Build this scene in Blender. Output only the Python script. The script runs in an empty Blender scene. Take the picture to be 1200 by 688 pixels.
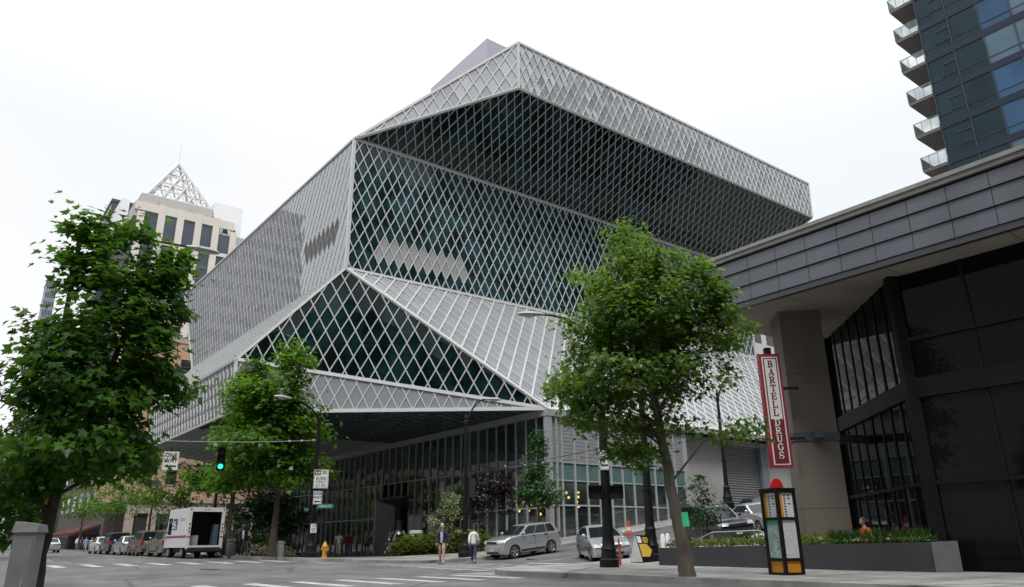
import bpy, bmesh, math, random
import numpy as np
from mathutils import Vector, Matrix
S = bpy.context.scene
COL = S.collection
rnd = random.Random(7)
PI = math.pi
def rad(a): return math.radians(a)
# ------------------------------------------------------------------ camera
FPX = 862.84
PITCH, ROLL, YAW = rad(18.6815), rad(-0.7014), rad(37.577)
EYE = Vector((0, 0, 1.0))
_fw = Vector((math.sin(YAW), math.cos(YAW), 0)); _rt = Vector((math.cos(YAW), -math.sin(YAW), 0)); _up = Vector((0, 0, 1))
_F = _fw * math.cos(PITCH) + _up * math.sin(PITCH)
_U0 = -_fw * math.sin(PITCH) + _up * math.cos(PITCH)
_R = _rt * math.cos(ROLL) + _U0 * math.sin(ROLL)
_U = -_rt * math.sin(ROLL) + _U0 * math.cos(ROLL)
cam_data = bpy.data.cameras.new('camera')
cam_data.sensor_width = 36; cam_data.lens = 36 * FPX / 1200
cam_data.clip_start = 0.05; cam_data.clip_end = 5000
cam = bpy.data.objects.new('camera', cam_data); COL.objects.link(cam)
M = Matrix((( _R.x, _U.x, -_F.x, EYE.x), (_R.y, _U.y, -_F.y, EYE.y), (_R.z, _U.z, -_F.z, EYE.z), (0, 0, 0, 1)))
cam.matrix_world = M
S.camera = cam
def pol(px, d):
    """ground position on the azimuth of a photo column, d metres away"""
    r = _F + _R * ((px - 600) / FPX) - _U * ((637 - 344) / FPX)
    k = d / math.hypot(r.x, r.y)
    return (r.x * k, r.y * k)
# ------------------------------------------------------------------ terrain
def sstep(a, b, t):
    t = min(1, max(0, (t - a) / (b - a))); return t * t * (3 - 2 * t)
def H(x, y):
    """street level"""
    m = 0.115 * 1.6 * math.log1p(math.exp(min(40, (x - 23.5) / 1.6)))
    if m > 14: m = 14
    m *= (1 - sstep(38.5, 50, y)) if y > 38.5 else sstep(10, 19, y)
    r = 0.27 * sstep(23, 40, y) + 0.006 * max(0, min(y, 155) - 44)
    r *= 1 - sstep(14.5, 22, x)
    return m + r
# ------------------------------------------------------------------ materials
MATS = {}
def nt(m):
    m.use_nodes = True
    n = m.node_tree; return n, n.nodes, n.links
def mat(name, col, rough=0.6, metal=0.0, var=0.12, scale=3.0, bump=0.0, spec=0.5, streak=None, detail=6):
    if name in MATS: return MATS[name]
    m = bpy.data.materials.new(name); MATS[name] = m
    t, N, L = nt(m); b = N['Principled BSDF']
    b.inputs['Roughness'].default_value = rough; b.inputs['Metallic'].default_value = metal
    b.inputs['Specular IOR Level'].default_value = spec
    tc = N.new('ShaderNodeTexCoord'); mp = N.new('ShaderNodeMapping')
    if streak: mp.inputs['Scale'].default_value = streak
    L.new(tc.outputs['Object'], mp.inputs['Vector'])
    nz = N.new('ShaderNodeTexNoise'); nz.inputs['Scale'].default_value = scale; nz.inputs['Detail'].default_value = detail
    L.new(mp.outputs['Vector'], nz.inputs['Vector'])
    cr = N.new('ShaderNodeValToRGB')
    cr.color_ramp.elements[0].position = 0.3; cr.color_ramp.elements[1].position = 0.7
    cr.color_ramp.elements[0].color = [c * (1 - var) for c in col] + [1]
    cr.color_ramp.elements[1].color = [min(1, c * (1 + var)) for c in col] + [1]
    L.new(nz.outputs['Fac'], cr.inputs['Fac']); L.new(cr.outputs['Color'], b.inputs['Base Color'])
    if bump:
        bp = N.new('ShaderNodeBump'); bp.inputs['Strength'].default_value = bump; bp.inputs['Distance'].default_value = 0.02
        n2 = N.new('ShaderNodeTexNoise'); n2.inputs['Scale'].default_value = scale * 8
        L.new(tc.outputs['Object'], n2.inputs['Vector'])
        L.new(n2.outputs['Fac'], bp.inputs['Height']); L.new(bp.outputs['Normal'], b.inputs['Normal'])
    return m
def emit(name, col, st):
    m = bpy.data.materials.new(name); MATS[name] = m
    t, N, L = nt(m); b = N['Principled BSDF']
    b.inputs['Base Color'].default_value = (*col, 1); b.inputs['Emission Color'].default_value = (*col, 1)
    b.inputs['Emission Strength'].default_value = st
    return m
def glass_clear(name, tint, ior=1.5, gl=(0.85, 0.9, 0.92), body=None):
    m = bpy.data.materials.new(name); MATS[name] = m
    t, N, L = nt(m); N.remove(N['Principled BSDF']); out = N['Material Output']
    tr = N.new('ShaderNodeBsdfTransparent')
    tc = N.new('ShaderNodeTexCoord'); nz = N.new('ShaderNodeTexNoise'); nz.inputs['Scale'].default_value = 0.35; nz.inputs['Detail'].default_value = 3
    L.new(tc.outputs['Object'], nz.inputs['Vector'])
    cr = N.new('ShaderNodeValToRGB'); cr.color_ramp.elements[0].position = .35; cr.color_ramp.elements[1].position = .65
    cr.color_ramp.elements[0].color = [c * .75 for c in tint] + [1]; cr.color_ramp.elements[1].color = [min(1, c * 1.2) for c in tint] + [1]
    L.new(nz.outputs['Fac'], cr.inputs['Fac']); L.new(cr.outputs['Color'], tr.inputs['Color'])
    g = N.new('ShaderNodeBsdfGlossy'); g.inputs['Color'].default_value = (*gl, 1); g.inputs['Roughness'].default_value = 0.015
    f = N.new('ShaderNodeFresnel'); f.inputs['IOR'].default_value = ior
    mx = N.new('ShaderNodeMixShader'); L.new(f.outputs['Fac'], mx.inputs['Fac'])
    src = tr
    if body:
        d = N.new('ShaderNodeBsdfDiffuse'); d.inputs['Color'].default_value = (*body, 1)
        m0 = N.new('ShaderNodeMixShader'); m0.inputs['Fac'].default_value = .3; n3 = N.new('ShaderNodeTexNoise'); n3.inputs['Scale'].default_value = .55; n3.inputs['Detail'].default_value = 2; L.new(tc.outputs['Object'], n3.inputs['Vector']); r3 = N.new('ShaderNodeMapRange'); r3.inputs['From Min'].default_value = .4; r3.inputs['From Max'].default_value = .68; r3.inputs['To Min'].default_value = .12; r3.inputs['To Max'].default_value = .62; L.new(n3.outputs['Fac'], r3.inputs['Value']); L.new(r3.outputs['Result'], m0.inputs['Fac']); L.new(tr.outputs[0], m0.inputs[1]); L.new(d.outputs[0], m0.inputs[2]); src = m0
    L.new(src.outputs[0], mx.inputs[1]); L.new(g.outputs[0], mx.inputs[2]); L.new(mx.outputs[0], out.inputs['Surface'])
    return m
def glass_mesh(name, col, ior=2.2, rough=0.03, var=0.2, gl=(0.9, 0.92, 0.96)):
    """opaque-looking glass with expanded metal mesh laminated inside: grey diffuse below a glossy sheet"""
    m = bpy.data.materials.new(name); MATS[name] = m
    t, N, L = nt(m); N.remove(N['Principled BSDF']); out = N['Material Output']
    d = N.new('ShaderNodeBsdfDiffuse')
    ge = N.new('ShaderNodeNewGeometry'); cr = N.new('ShaderNodeValToRGB')
    cr.color_ramp.elements[0].color = [c * (1 - var) for c in col] + [1]; cr.color_ramp.elements[1].color = [c * (1 + var) for c in col] + [1]
    L.new(ge.outputs['Random Per Island'], cr.inputs['Fac']); L.new(cr.outputs['Color'], d.inputs['Color'])
    g = N.new('ShaderNodeBsdfGlossy'); g.inputs['Color'].default_value = (*gl, 1); g.inputs['Roughness'].default_value = rough
    f = N.new('ShaderNodeFresnel'); f.inputs['IOR'].default_value = ior
    mx = N.new('ShaderNodeMixShader'); L.new(f.outputs['Fac'], mx.inputs['Fac'])
    L.new(d.outputs[0], mx.inputs[1]); L.new(g.outputs[0], mx.inputs[2]); L.new(mx.outputs[0], out.inputs['Surface'])
    return m
def leaf_mat(name, c0, c1, trans=0.35, shine=0.06):
    m = bpy.data.materials.new(name); MATS[name] = m
    t, N, L = nt(m); N.remove(N['Principled BSDF']); out = N['Material Output']
    ge = N.new('ShaderNodeNewGeometry'); cr = N.new('ShaderNodeValToRGB')
    cr.color_ramp.elements[0].color = (*c0, 1); cr.color_ramp.elements[1].color = (*c1, 1)
    e = cr.color_ramp.elements.new(0.6); e.color = (*[(a + b) * .5 for a, b in zip(c0, c1)], 1)
    tc = N.new('ShaderNodeTexCoord'); nz = N.new('ShaderNodeTexNoise'); nz.inputs['Scale'].default_value = 0.9
    L.new(tc.outputs['Object'], nz.inputs['Vector'])
    mt = N.new('ShaderNodeMath'); mt.operation = 'MULTIPLY_ADD'; mt.inputs[1].default_value = 0.6; L.new(ge.outputs['Random Per Island'], mt.inputs[0])
    m2 = N.new('ShaderNodeMath'); m2.operation = 'MULTIPLY_ADD'; m2.inputs[1].default_value = 1.2; m2.inputs[2].default_value = -0.4
    L.new(nz.outputs['Fac'], m2.inputs[0]); L.new(m2.outputs[0], mt.inputs[2])
    L.new(mt.outputs[0], cr.inputs['Fac'])
    d = N.new('ShaderNodeBsdfDiffuse'); tr = N.new('ShaderNodeBsdfTranslucent'); g = N.new('ShaderNodeBsdfGlossy'); g.inputs['Roughness'].default_value = .35
    g.inputs['Color'].default_value = (.8, .85, .9, 1)
    L.new(cr.outputs['Color'], d.inputs['Color'])
    hs = N.new('ShaderNodeHueSaturation'); hs.inputs['Value'].default_value = 1.5; hs.inputs['Hue'].default_value = .49
    L.new(cr.outputs['Color'], hs.inputs['Color']); L.new(hs.outputs['Color'], tr.inputs['Color'])
    a = N.new('ShaderNodeMixShader'); a.inputs['Fac'].default_value = trans; L.new(d.outputs[0], a.inputs[1]); L.new(tr.outputs[0], a.inputs[2])
    b = N.new('ShaderNodeMixShader'); b.inputs['Fac'].default_value = shine; L.new(a.outputs[0], b.inputs[1]); L.new(g.outputs[0], b.inputs[2])
    L.new(b.outputs[0], out.inputs['Surface'])
    return m
# ------------------------------------------------------------------ mesh builder
class MB:
    def __init__(s): s.v = []; s.f = []; s.m = []
    def add(s, vs, fs, mi=0):
        o = len(s.v); s.v += [tuple(v) for v in vs]
        for f in fs: s.f.append([i + o for i in f]); s.m.append(mi)
        return s
    def poly(s, pts, mi=0): return s.add(pts, [list(range(len(pts)))], mi)
    def box(s, c, d, rz=0, mi=0, ax=None):
        hx, hy, hz = d[0] / 2, d[1] / 2, d[2] / 2
        vs = []
        ca, sa = math.cos(rz), math.sin(rz)
        for z in (-hz, hz):
            for x, y in ((-hx, -hy), (hx, -hy), (hx, hy), (-hx, hy)):
                vs.append((c[0] + x * ca - y * sa, c[1] + x * sa + y * ca, c[2] + z))
        return s.add(vs, [(3, 2, 1, 0), (4, 5, 6, 7), (0, 1, 5, 4), (1, 2, 6, 5), (2, 3, 7, 6), (3, 0, 4, 7)], mi)
    def mm(s, x0, x1, y0, y1, z0, z1, mi=0):
        return s.box(((x0 + x1) / 2, (y0 + y1) / 2, (z0 + z1) / 2), (abs(x1 - x0), abs(y1 - y0), abs(z1 - z0)), 0, mi)
    def bar(s, p, q, w, d, n=None, mi=0):
        """box along p-q, width w in the plane, depth d along n"""
        p = Vector(p); q = Vector(q); t = (q - p)
        if t.length < 1e-5: return s
        t.normalize()
        n = Vector(n) if n is not None else (Vector((0, 0, 1)) if abs(t.z) < .9 else Vector((1, 0, 0)))
        n = (n - t * n.dot(t)).normalized(); b = t.cross(n)
        vs = []
        for e in (p, q):
            for a, c in ((-1, -1), (1, -1), (1, 1), (-1, 1)): vs.append(e + b * (a * w / 2) + n * (c * d / 2))
        return s.add(vs, [(3, 2, 1, 0), (4, 5, 6, 7), (0, 1, 5, 4), (1, 2, 6, 5), (2, 3, 7, 6), (3, 0, 4, 7)], mi)
    def tube(s, pts, rs, n=8, mi=0, cap=True):
        pts = [Vector(p) for p in pts]
        if not hasattr(rs, '__len__'): rs = [rs] * len(pts)
        rings = []; o = len(s.v)
        ref = None
        for i, p in enumerate(pts):
            t = (pts[min(i + 1, len(pts) - 1)] - pts[max(i - 1, 0)])
            if t.length < 1e-6: t = Vector((0, 0, 1))
            t.normalize()
            if ref is None: ref = Vector((1, 0, 0)) if abs(t.x) < .8 else Vector((0, 1, 0))
            a = (ref - t * ref.dot(t)).normalized(); ref = a; b = t.cross(a)
            for k in range(n):
                th = 2 * PI * k / n; s.v.append(tuple(p + (a * math.cos(th) + b * math.sin(th)) * rs[i]))
        for i in range(len(pts) - 1):
            for k in range(n):
                s.f.append([o + i * n + k, o + i * n + (k + 1) % n, o + (i + 1) * n + (k + 1) % n, o + (i + 1) * n + k]); s.m.append(mi)
        if cap:
            s.f.append([o + k for k in reversed(range(n))]); s.m.append(mi)
            s.f.append([o + (len(pts) - 1) * n + k for k in range(n)]); s.m.append(mi)
        return s
    def lathe(s, prof, c=(0, 0, 0), n=16, axis='z', mi=0):
        o = len(s.v)
        for r, z in prof:
            for k in range(n):
                th = 2 * PI * k / n; a, b = r * math.cos(th), r * math.sin(th)
                if axis == 'z': p = (a, b, z)
                elif axis == 'y': p = (a, z, b)
                else: p = (z, a, b)
                s.v.append((p[0] + c[0], p[1] + c[1], p[2] + c[2]))
        for i in range(len(prof) - 1):
            for k in range(n):
                q = [o + i * n + k, o + i * n + (k + 1) % n, o + (i + 1) * n + (k + 1) % n, o + (i + 1) * n + k]
                s.f.append(q if axis != 'y' else q[::-1]); s.m.append(mi)
        s.f.append([o + k for k in reversed(range(n))]); s.m.append(mi)
        s.f.append([o + (len(prof) - 1) * n + k for k in range(n)]); s.m.append(mi)
        return s
    def ball(s, c, r, n=10, mi=0, sq=(1, 1, 1)):
        pr = []
        o = len(s.v); m = max(4, n // 2)
        for i in range(1, m):
            ph = PI * i / m
            for k in range(n):
                th = 2 * PI * k / n
                s.v.append((c[0] + r * sq[0] * math.sin(ph) * math.cos(th), c[1] + r * sq[1] * math.sin(ph) * math.sin(th), c[2] - r * sq[2] * math.cos(ph)))
        for i in range(m - 2):
            for k in range(n):
                s.f.append([o + i * n + k, o + i * n + (k + 1) % n, o + (i + 1) * n + (k + 1) % n, o + (i + 1) * n + k]); s.m.append(mi)
        b = len(s.v); s.v.append((c[0], c[1], c[2] - r * sq[2])); s.v.append((c[0], c[1], c[2] + r * sq[2]))
        for k in range(n):
            s.f.append([b, o + (k + 1) % n, o + k]); s.m.append(mi)
            s.f.append([b + 1, o + (m - 2) * n + k, o + (m - 2) * n + (k + 1) % n]); s.m.append(mi)
        return s
    def prism(s, poly, z0, z1, mi=0):
        n = len(poly)
        vs = [(x, y, z0) for x, y in poly] + [(x, y, z1) for x, y in poly]
        fs = [list(reversed(range(n))), list(range(n, 2 * n))] + [[i, (i + 1) % n, n + (i + 1) % n, n + i] for i in range(n)]
        return s.add(vs, fs, mi)
    def xform(s, mtx):
        s.v = [tuple(mtx @ Vector(v)) for v in s.v]; return s
    def build(s, name, mats, parent=None, smooth=False, ang=35):
        me = bpy.data.meshes.new(name); me.from_pydata(s.v, [], s.f)
        if not isinstance(mats, (list, tuple)): mats = [mats]
        for m in mats: me.materials.append(m)
        if len(mats) > 1: me.polygons.foreach_set('material_index', s.m)
        if smooth:
            me.polygons.foreach_set('use_smooth', [True] * len(me.polygons))
            me.set_sharp_from_angle(angle=rad(ang))
        me.update()
        o = bpy.data.objects.new(name, me); COL.objects.link(o)
        if parent: o.parent = parent
        return o
def tag(o, label=None, cat=None, group=None, kind=None):
    if label: o['label'] = label
    if cat: o['category'] = cat
    if group: o['group'] = group
    if kind: o['kind'] = kind
    return o
def thing(name, label, cat, loc=(0, 0, 0), rz=0, group=None):
    o = bpy.data.objects.new(name, None); COL.objects.link(o); o.empty_display_size = .3
    o.location = loc; o.rotation_euler = (0, 0, rz)
    return tag(o, label, cat, group)
def copy_tree(o, parent=None):
    c = o.copy(); COL.objects.link(c)
    if parent: c.parent = parent
    for ch in list(o.children): copy_tree(ch, c)
    return c
def text(name, body, size, m, parent, loc, rot, depth=0.004, align='CENTER', sx=1.0, bold=0.0):
    cu = bpy.data.curves.new(name, 'FONT'); cu.body = body; cu.size = size; cu.extrude = depth; cu.align_x = align; cu.align_y = 'CENTER'; cu.offset = bold
    t = bpy.data.objects.new('tmp', cu); COL.objects.link(t)
    bpy.context.view_layer.update()
    me = bpy.data.meshes.new_from_object(t.evaluated_get(bpy.context.evaluated_depsgraph_get()))
    bpy.data.objects.remove(t)
    me.name = name; me.materials.clear(); me.materials.append(m)
    o = bpy.data.objects.new(name, me); COL.objects.link(o); o.parent = parent
    o.location = loc; o.rotation_euler = rot; o.scale = (sx, 1, 1)
    return o
def struct(o): o['kind'] = 'structure'; return o
# common materials
ALU = mat('painted_aluminium', (.56, .57, .57), .45, var=.06)
DALU = mat('grey_aluminium', (.33, .34, .35), .45, var=.08)
BLACK = mat('black_paint', (.008, .008, .009), .5, var=.25, scale=8, spec=.22)
CONC = mat('pale_concrete', (.33, .32, .31), .85, var=.15, scale=1.2, bump=.2)
WHITE = mat('white_paint', (.78, .78, .77), .5, var=.05)
STEEL = mat('galvanised_steel', (.42, .43, .44), .4, metal=.6, var=.12)
DARK = mat('dark_interior', (.03, .034, .036), .9, var=.3, scale=.4)
# ------------------------------------------------------------------ world and light
W = bpy.data.worlds.new('World'); S.world = W; W.use_nodes = True
N = W.node_tree.nodes; L = W.node_tree.links
bg = N['Background']; out = N['World Output']
SUN_EL, SUN_AZ = rad(58), rad(215)      # azimuth clockwise from +Y
sky = N.new('ShaderNodeTexSky'); sky.sky_type = 'NISHITA'; sky.sun_disc = False
sky.sun_elevation = SUN_EL; sky.sun_rotation = SUN_AZ
L.new(sky.outputs['Color'], bg.inputs['Color']); bg.inputs['Strength'].default_value = .08
b2 = N.new('ShaderNodeBackground'); b2.inputs['Strength'].default_value = 1.08
tc = N.new('ShaderNodeTexCoord'); mp = N.new('ShaderNodeMapping'); mp.inputs['Scale'].default_value = (1, 1, 2.2)
nz = N.new('ShaderNodeTexNoise'); nz.inputs['Scale'].default_value = 1.6; nz.inputs['Detail'].default_value = 5; nz.inputs['Roughness'].default_value = .5
L.new(tc.outputs['Generated'], mp.inputs['Vector']); L.new(mp.outputs['Vector'], nz.inputs['Vector'])
cr = N.new('ShaderNodeValToRGB'); cr.color_ramp.elements[0].position = .35; cr.color_ramp.elements[1].position = .62
cr.color_ramp.elements[0].color = (.915, .955, .98, 1); cr.color_ramp.elements[1].color = (.99, .993, 1.0, 1)
L.new(nz.outputs['Fac'], cr.inputs['Fac']); L.new(cr.outputs['Color'], b2.inputs['Color'])
# overcast dome: brighter towards the zenith
sx_ = N.new('ShaderNodeSeparateXYZ'); L.new(tc.outputs['Generated'], sx_.inputs[0])
mr = N.new('ShaderNodeMapRange'); mr.interpolation_type = 'SMOOTHSTEP'; mr.inputs['From Min'].default_value = .45; mr.inputs['From Max'].default_value = 1; mr.inputs['To Min'].default_value = 1.06; mr.inputs['To Max'].default_value = 3.0
L.new(sx_.outputs['Z'], mr.inputs['Value']); L.new(mr.outputs['Result'], b2.inputs['Strength'])
mx = N.new('ShaderNodeMixShader'); mx.inputs['Fac'].default_value = .92
L.new(bg.outputs[0], mx.inputs[1]); L.new(b2.outputs[0], mx.inputs[2]); L.new(mx.outputs[0], out.inputs['Surface'])
sd = bpy.data.lights.new('sun', 'SUN'); sd.energy = 1.9; sd.angle = rad(12); sd.color = (1, .97, .93)
so = bpy.data.objects.new('sun', sd); COL.objects.link(so)
sdir = Vector((math.sin(SUN_AZ) * math.cos(SUN_EL), math.cos(SUN_AZ) * math.cos(SUN_EL), math.sin(SUN_EL)))
so.rotation_euler = sdir.to_track_quat('Z', 'Y').to_euler(); so.location = (0, 0, 120)
S.view_settings.view_transform = 'Standard'; S.view_settings.look = 'None'; S.view_settings.exposure = 0; S.view_settings.gamma = 1
S.view_settings.use_curve_mapping = False
S.cycles.max_bounces = 8; S.cycles.transparent_max_bounces = 24; S.cycles.glossy_bounces = 4; S.cycles.diffuse_bounces = 3
# ------------------------------------------------------------------ ground
ASPH = mat('asphalt', (.118, .118, .12), .85, var=.16, scale=.55, bump=.25, detail=12)
def wear(m, crack=.5, stain=(.6, .35)):
    """cracks, tar lines and oil stains that belong to the surface itself"""
    t, N, L = nt(m); b = N['Principled BSDF']; src = b.inputs['Base Color'].links[0].from_socket
    tc = N.new('ShaderNodeTexCoord')
    w = N.new('ShaderNodeTexNoise'); w.inputs['Scale'].default_value = 1.2; L.new(tc.outputs['Object'], w.inputs['Vector'])
    mv = N.new('ShaderNodeMixRGB'); mv.inputs['Fac'].default_value = .25; L.new(tc.outputs['Object'], mv.inputs[1]); L.new(w.outputs['Color'], mv.inputs[2])
    v = N.new('ShaderNodeTexVoronoi'); v.feature = 'DISTANCE_TO_EDGE'; v.inputs['Scale'].default_value = crack; L.new(mv.outputs[0], v.inputs['Vector'])
    r = N.new('ShaderNodeValToRGB'); r.color_ramp.elements[0].position = 0; r.color_ramp.elements[1].position = .014; r.color_ramp.elements[0].color = (.45, .45, .45, 1); r.color_ramp.elements[1].color = (1, 1, 1, 1); L.new(v.outputs['Distance'], r.inputs['Fac'])
    mp = N.new('ShaderNodeMapping'); mp.inputs['Scale'].default_value = (stain[0], stain[1], 1); L.new(tc.outputs['Object'], mp.inputs['Vector'])
    n = N.new('ShaderNodeTexNoise'); n.inputs['Scale'].default_value = 1; n.inputs['Detail'].default_value = 8; n.inputs['Roughness'].default_value = .65; L.new(mp.outputs[0], n.inputs['Vector'])
    r2 = N.new('ShaderNodeValToRGB'); r2.color_ramp.elements[0].position = .36; r2.color_ramp.elements[1].position = .62; r2.color_ramp.elements[0].color = (.62, .61, .6, 1); r2.color_ramp.elements[1].color = (1.12, 1.12, 1.12, 1); L.new(n.outputs['Fac'], r2.inputs['Fac'])
    a = N.new('ShaderNodeMixRGB'); a.blend_type = 'MULTIPLY'; a.inputs[0].default_value = 1; L.new(src, a.inputs[1]); L.new(r.outputs[0], a.inputs[2])
    c = N.new('ShaderNodeMixRGB'); c.blend_type = 'MULTIPLY'; c.inputs[0].default_value = 1; L.new(a.outputs[0], c.inputs[1]); L.new(r2.outputs[0], c.inputs[2])
    L.new(c.outputs[0], b.inputs['Base Color'])
wear(ASPH, .22, (.5, .3))
PAVE = mat('pavement_concrete', (.27, .265, .255), .9, var=.13, scale=.7, bump=.15, detail=10)
wear(PAVE, .12, (.9, .7))
PAINT = mat('road_paint', (.36, .36, .35), .8, var=.38, scale=3.5, detail=14)
SOIL = mat('far_ground', (.2, .2, .19), .95, var=.2, scale=.1)
def axis(a, b, fine0, fine1, st):
    r = [a, (a + fine0) / 2]; t = fine0
    while t < fine1: r.append(t); t += st
    return r + [fine1, (b + fine1) / 2, b]
def sheet(name, x0, x1, y0, y1, off, m, st=1.5, inside=None):
    xs = [x0 + (x1 - x0) * i / max(1, round((x1 - x0) / st)) for i in range(max(1, round((x1 - x0) / st)) + 1)]
    ys = [y0 + (y1 - y0) * i / max(1, round((y1 - y0) / st)) for i in range(max(1, round((y1 - y0) / st)) + 1)]
    b = MB(); nx = len(xs)
    for y in ys:
        for x in xs: b.v.append((x, y, H(x, y) + off))
    for j in range(len(ys) - 1):
        for i in range(nx - 1):
            b.f.append([j * nx + i, j * nx + i + 1, (j + 1) * nx + i + 1, (j + 1) * nx + i]); b.m.append(0)
    return b.build(name, m, smooth=True)
b = MB(); xs = axis(-900, 900, -40, 120, 2.0); ys = axis(-500, 1400, -40, 180, 2.0); nx = len(xs)
for y in ys:
    for x in xs: b.v.append((x, y, H(x, y) - .012))
for j in range(len(ys) - 1):
    for i in range(nx - 1): b.f.append([j * nx + i, j * nx + i + 1, (j + 1) * nx + i + 1, (j + 1) * nx + i]); b.m.append(0)
struct(b.build('ground', SOIL, smooth=True))
CW, CE, CS, CN = 2.3, 15.0, 23.3, 34.0          # kerb lines of the two streets
struct(sheet('avenue_road', CW, CE, -60, 340, 0, ASPH))
struct(sheet('cross_street_road', CE, 140, CS, CN, 0, ASPH))
struct(sheet('cross_street_road', -60, CW, CS, CN, 0, ASPH))
# sidewalks with kerb: rounded corner prisms draped on the terrain
def arc(cx, cy, r, a0, a1, n=8):
    return [(cx + r * math.cos(rad(a0 + (a1 - a0) * i / n)), cy + r * math.sin(rad(a0 + (a1 - a0) * i / n))) for i in range(n + 1)]
def walk(name, outline_fn, x0, x1, y0, y1, st=1.0, hgt=.15):
    """grid-clipped sidewalk: cells inside, kerb wall along the given open polyline"""
    b = MB(); bm = bmesh.new()
    poly = outline_fn
    vs = [bm.verts.new((x, y, 0)) for x, y in poly]; f = bm.faces.new(vs)
    n = int((x1 - x0) / st)
    for i in range(1, n):
        g = bm.verts[:] + bm.edges[:] + bm.faces[:]
        bmesh.ops.bisect_plane(bm, geom=g, plane_co=(x0 + i * st, 0, 0), plane_no=(1, 0, 0))
    n = int((y1 - y0) / st)
    for i in range(1, n):
        g = bm.verts[:] + bm.edges[:] + bm.faces[:]
        bmesh.ops.bisect_plane(bm, geom=g, plane_co=(0, y0 + i * st, 0), plane_no=(0, 1, 0))
    bm.normal_update()
    if bm.faces[:][0].normal.z < 0: bmesh.ops.reverse_faces(bm, faces=bm.faces[:])
    ed = [e for e in bm.edges if e.is_boundary]
    for v in bm.verts: v.co.z = H(v.co.x, v.co.y) + hgt
    r = bmesh.ops.extrude_edge_only(bm, edges=ed)
    for v in r['geom']:
        if isinstance(v, bmesh.types.BMVert): v.co.z -= hgt + .01
    bmesh.ops.recalc_face_normals(bm, faces=bm.faces[:])
    me = bpy.data.meshes.new(name); bm.to_mesh(me); bm.free(); me.materials.append(PAVE)
    o = bpy.data.objects.new(name, me); COL.objects.link(o); return struct(o)
walk('sidewalk', arc(CE + 5, CN + 5, 5, 180, 270) + [(130, CN), (130, CN + 8), (33, CN + 8), (33, 112), (CE, 112)], 15, 130, 34, 112, 2.0)
walk('sidewalk', arc(CE + 4, CS - 4, 4, 90, 180) + [(CE, -40), (30, -40), (30, 17), (130, 17), (130, CS)], 15, 130, -40, 24, 2.0)
walk('sidewalk', arc(CW - 4, CS - 4, 4, 0, 90) + [(-40, CS), (-40, -40), (CW, -40)], -40, 3, -40, 24, 2.0)
walk('sidewalk', arc(CW - 4, CN + 4, 4, 270, 360) + [(CW, 300), (-40, 300), (-40, CN)], -40, 3, 34, 300, 3.0)
walk('sidewalk', [(CE, 116), (CE, 330), (24, 330), (24, 116)], 15, 24, 116, 330, 3.0)
# paving joints are real shallow grooves of darker mortar strips
b = MB()
def drape(b, x0, y0, x1, y1, w, off, st=1.0, mi=0):
    n = max(1, int(math.hypot(x1 - x0, y1 - y0) / st)); dx, dy = x1 - x0, y1 - y0; l = math.hypot(dx, dy); px_, py_ = -dy / l * w / 2, dx / l * w / 2
    o = len(b.v)
    for i in range(n + 1):
        t = i / n; x, y = x0 + dx * t, y0 + dy * t
        for sgn in (1, -1): xx, yy = x + px_ * sgn, y + py_ * sgn; b.v.append((xx, yy, H(xx, yy) + off))
    for i in range(n): b.f.append([o + 2 * i, o + 2 * i + 1, o + 2 * i + 3, o + 2 * i + 2]); b.m.append(mi)
for k in range(40): drape(b, 20 + k * 1.5, CN + .3, 20 + k * 1.5, CN + 4, .03, .154)
for k in range(40): drape(b, CE + .3, 42 + k * 1.6, 31, 42 + k * 1.6, .03, .154)
drape(b, 21, CN + 2, 90, CN + 2, .03, .157)
drape(b, 21, CN + .18, 90, CN + .18, .02, .157)
for k in range(20): drape(b, CE + .3, 0 + k * 1.5, 19.8, 0 + k * 1.5, .03, .154) if k * 1.5 < 18 else None
struct(b.build('paving_joints', mat('joint_mortar', (.13, .13, .125), .95)))
# painted markings
b = MB()
for k in range(8): drape(b, 16.6, 24.3 + k * 1.28, 21.4, 24.3 + k * 1.28, .42, .006)       # across the cross street
for k in range(9): drape(b, 3.4 + k * 1.35, 36.2, 3.4 + k * 1.35, 40.0, .45, .006)          # across the avenue
for k in range(9): drape(b, 3.4 + k * 1.35, 18.2, 3.4 + k * 1.35, 21.8, .45, .006)
drape(b, 22.6, 23.8, 22.6, 28.4, .4, .006)
drape(b, 23.6, 28.7, 60, 28.7, .09, .006)
for lx in (6.2, 9.4, 12.6):
    for k in range(22): drape(b, lx, 44 + k * 7, lx, 46.6 + k * 7, .13, .006)
pass
struct(b.build('road_markings', PAINT))
# patches and manhole on the asphalt
b = MB(); 
for (x, y, w, d) in ((20.5, 27.6, 1.8, 3.4), (7.5, 33.0, 2.4, 1.6), (11.2, 46, 1.2, 6), (27, 32.6, 4.5, .8)):
    drape(b, x, y - d / 2, x, y + d / 2, w, .004)
for (x, y) in ((9.2, 31.5), (18.5, 26.2), (12.4, 41.5), (24.5, 30.4)):
    c = MB(); c.v = [(x + .38 * math.cos(2 * PI * k / 24), y + .38 * math.sin(2 * PI * k / 24), H(x, y) + .012) for k in range(24)]; c.f = [list(range(24))]; c.m = [0]
    c.add([(x + .05 * i - .25, y - .25, H(x, y) + .016) for i in (0, 1)] + [(x + .05 * i - .25, y + .25, H(x, y) + .016) for i in (1, 0)], [(0, 1, 2, 3)])
    struct(c.build('manhole_cover', mat('cast_iron', (.05, .048, .046), .6, var=.3, scale=9)))
struct(b.build('asphalt_patches', mat('patched_asphalt', (.1, .1, .103), .9, var=.15, scale=2)))
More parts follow.
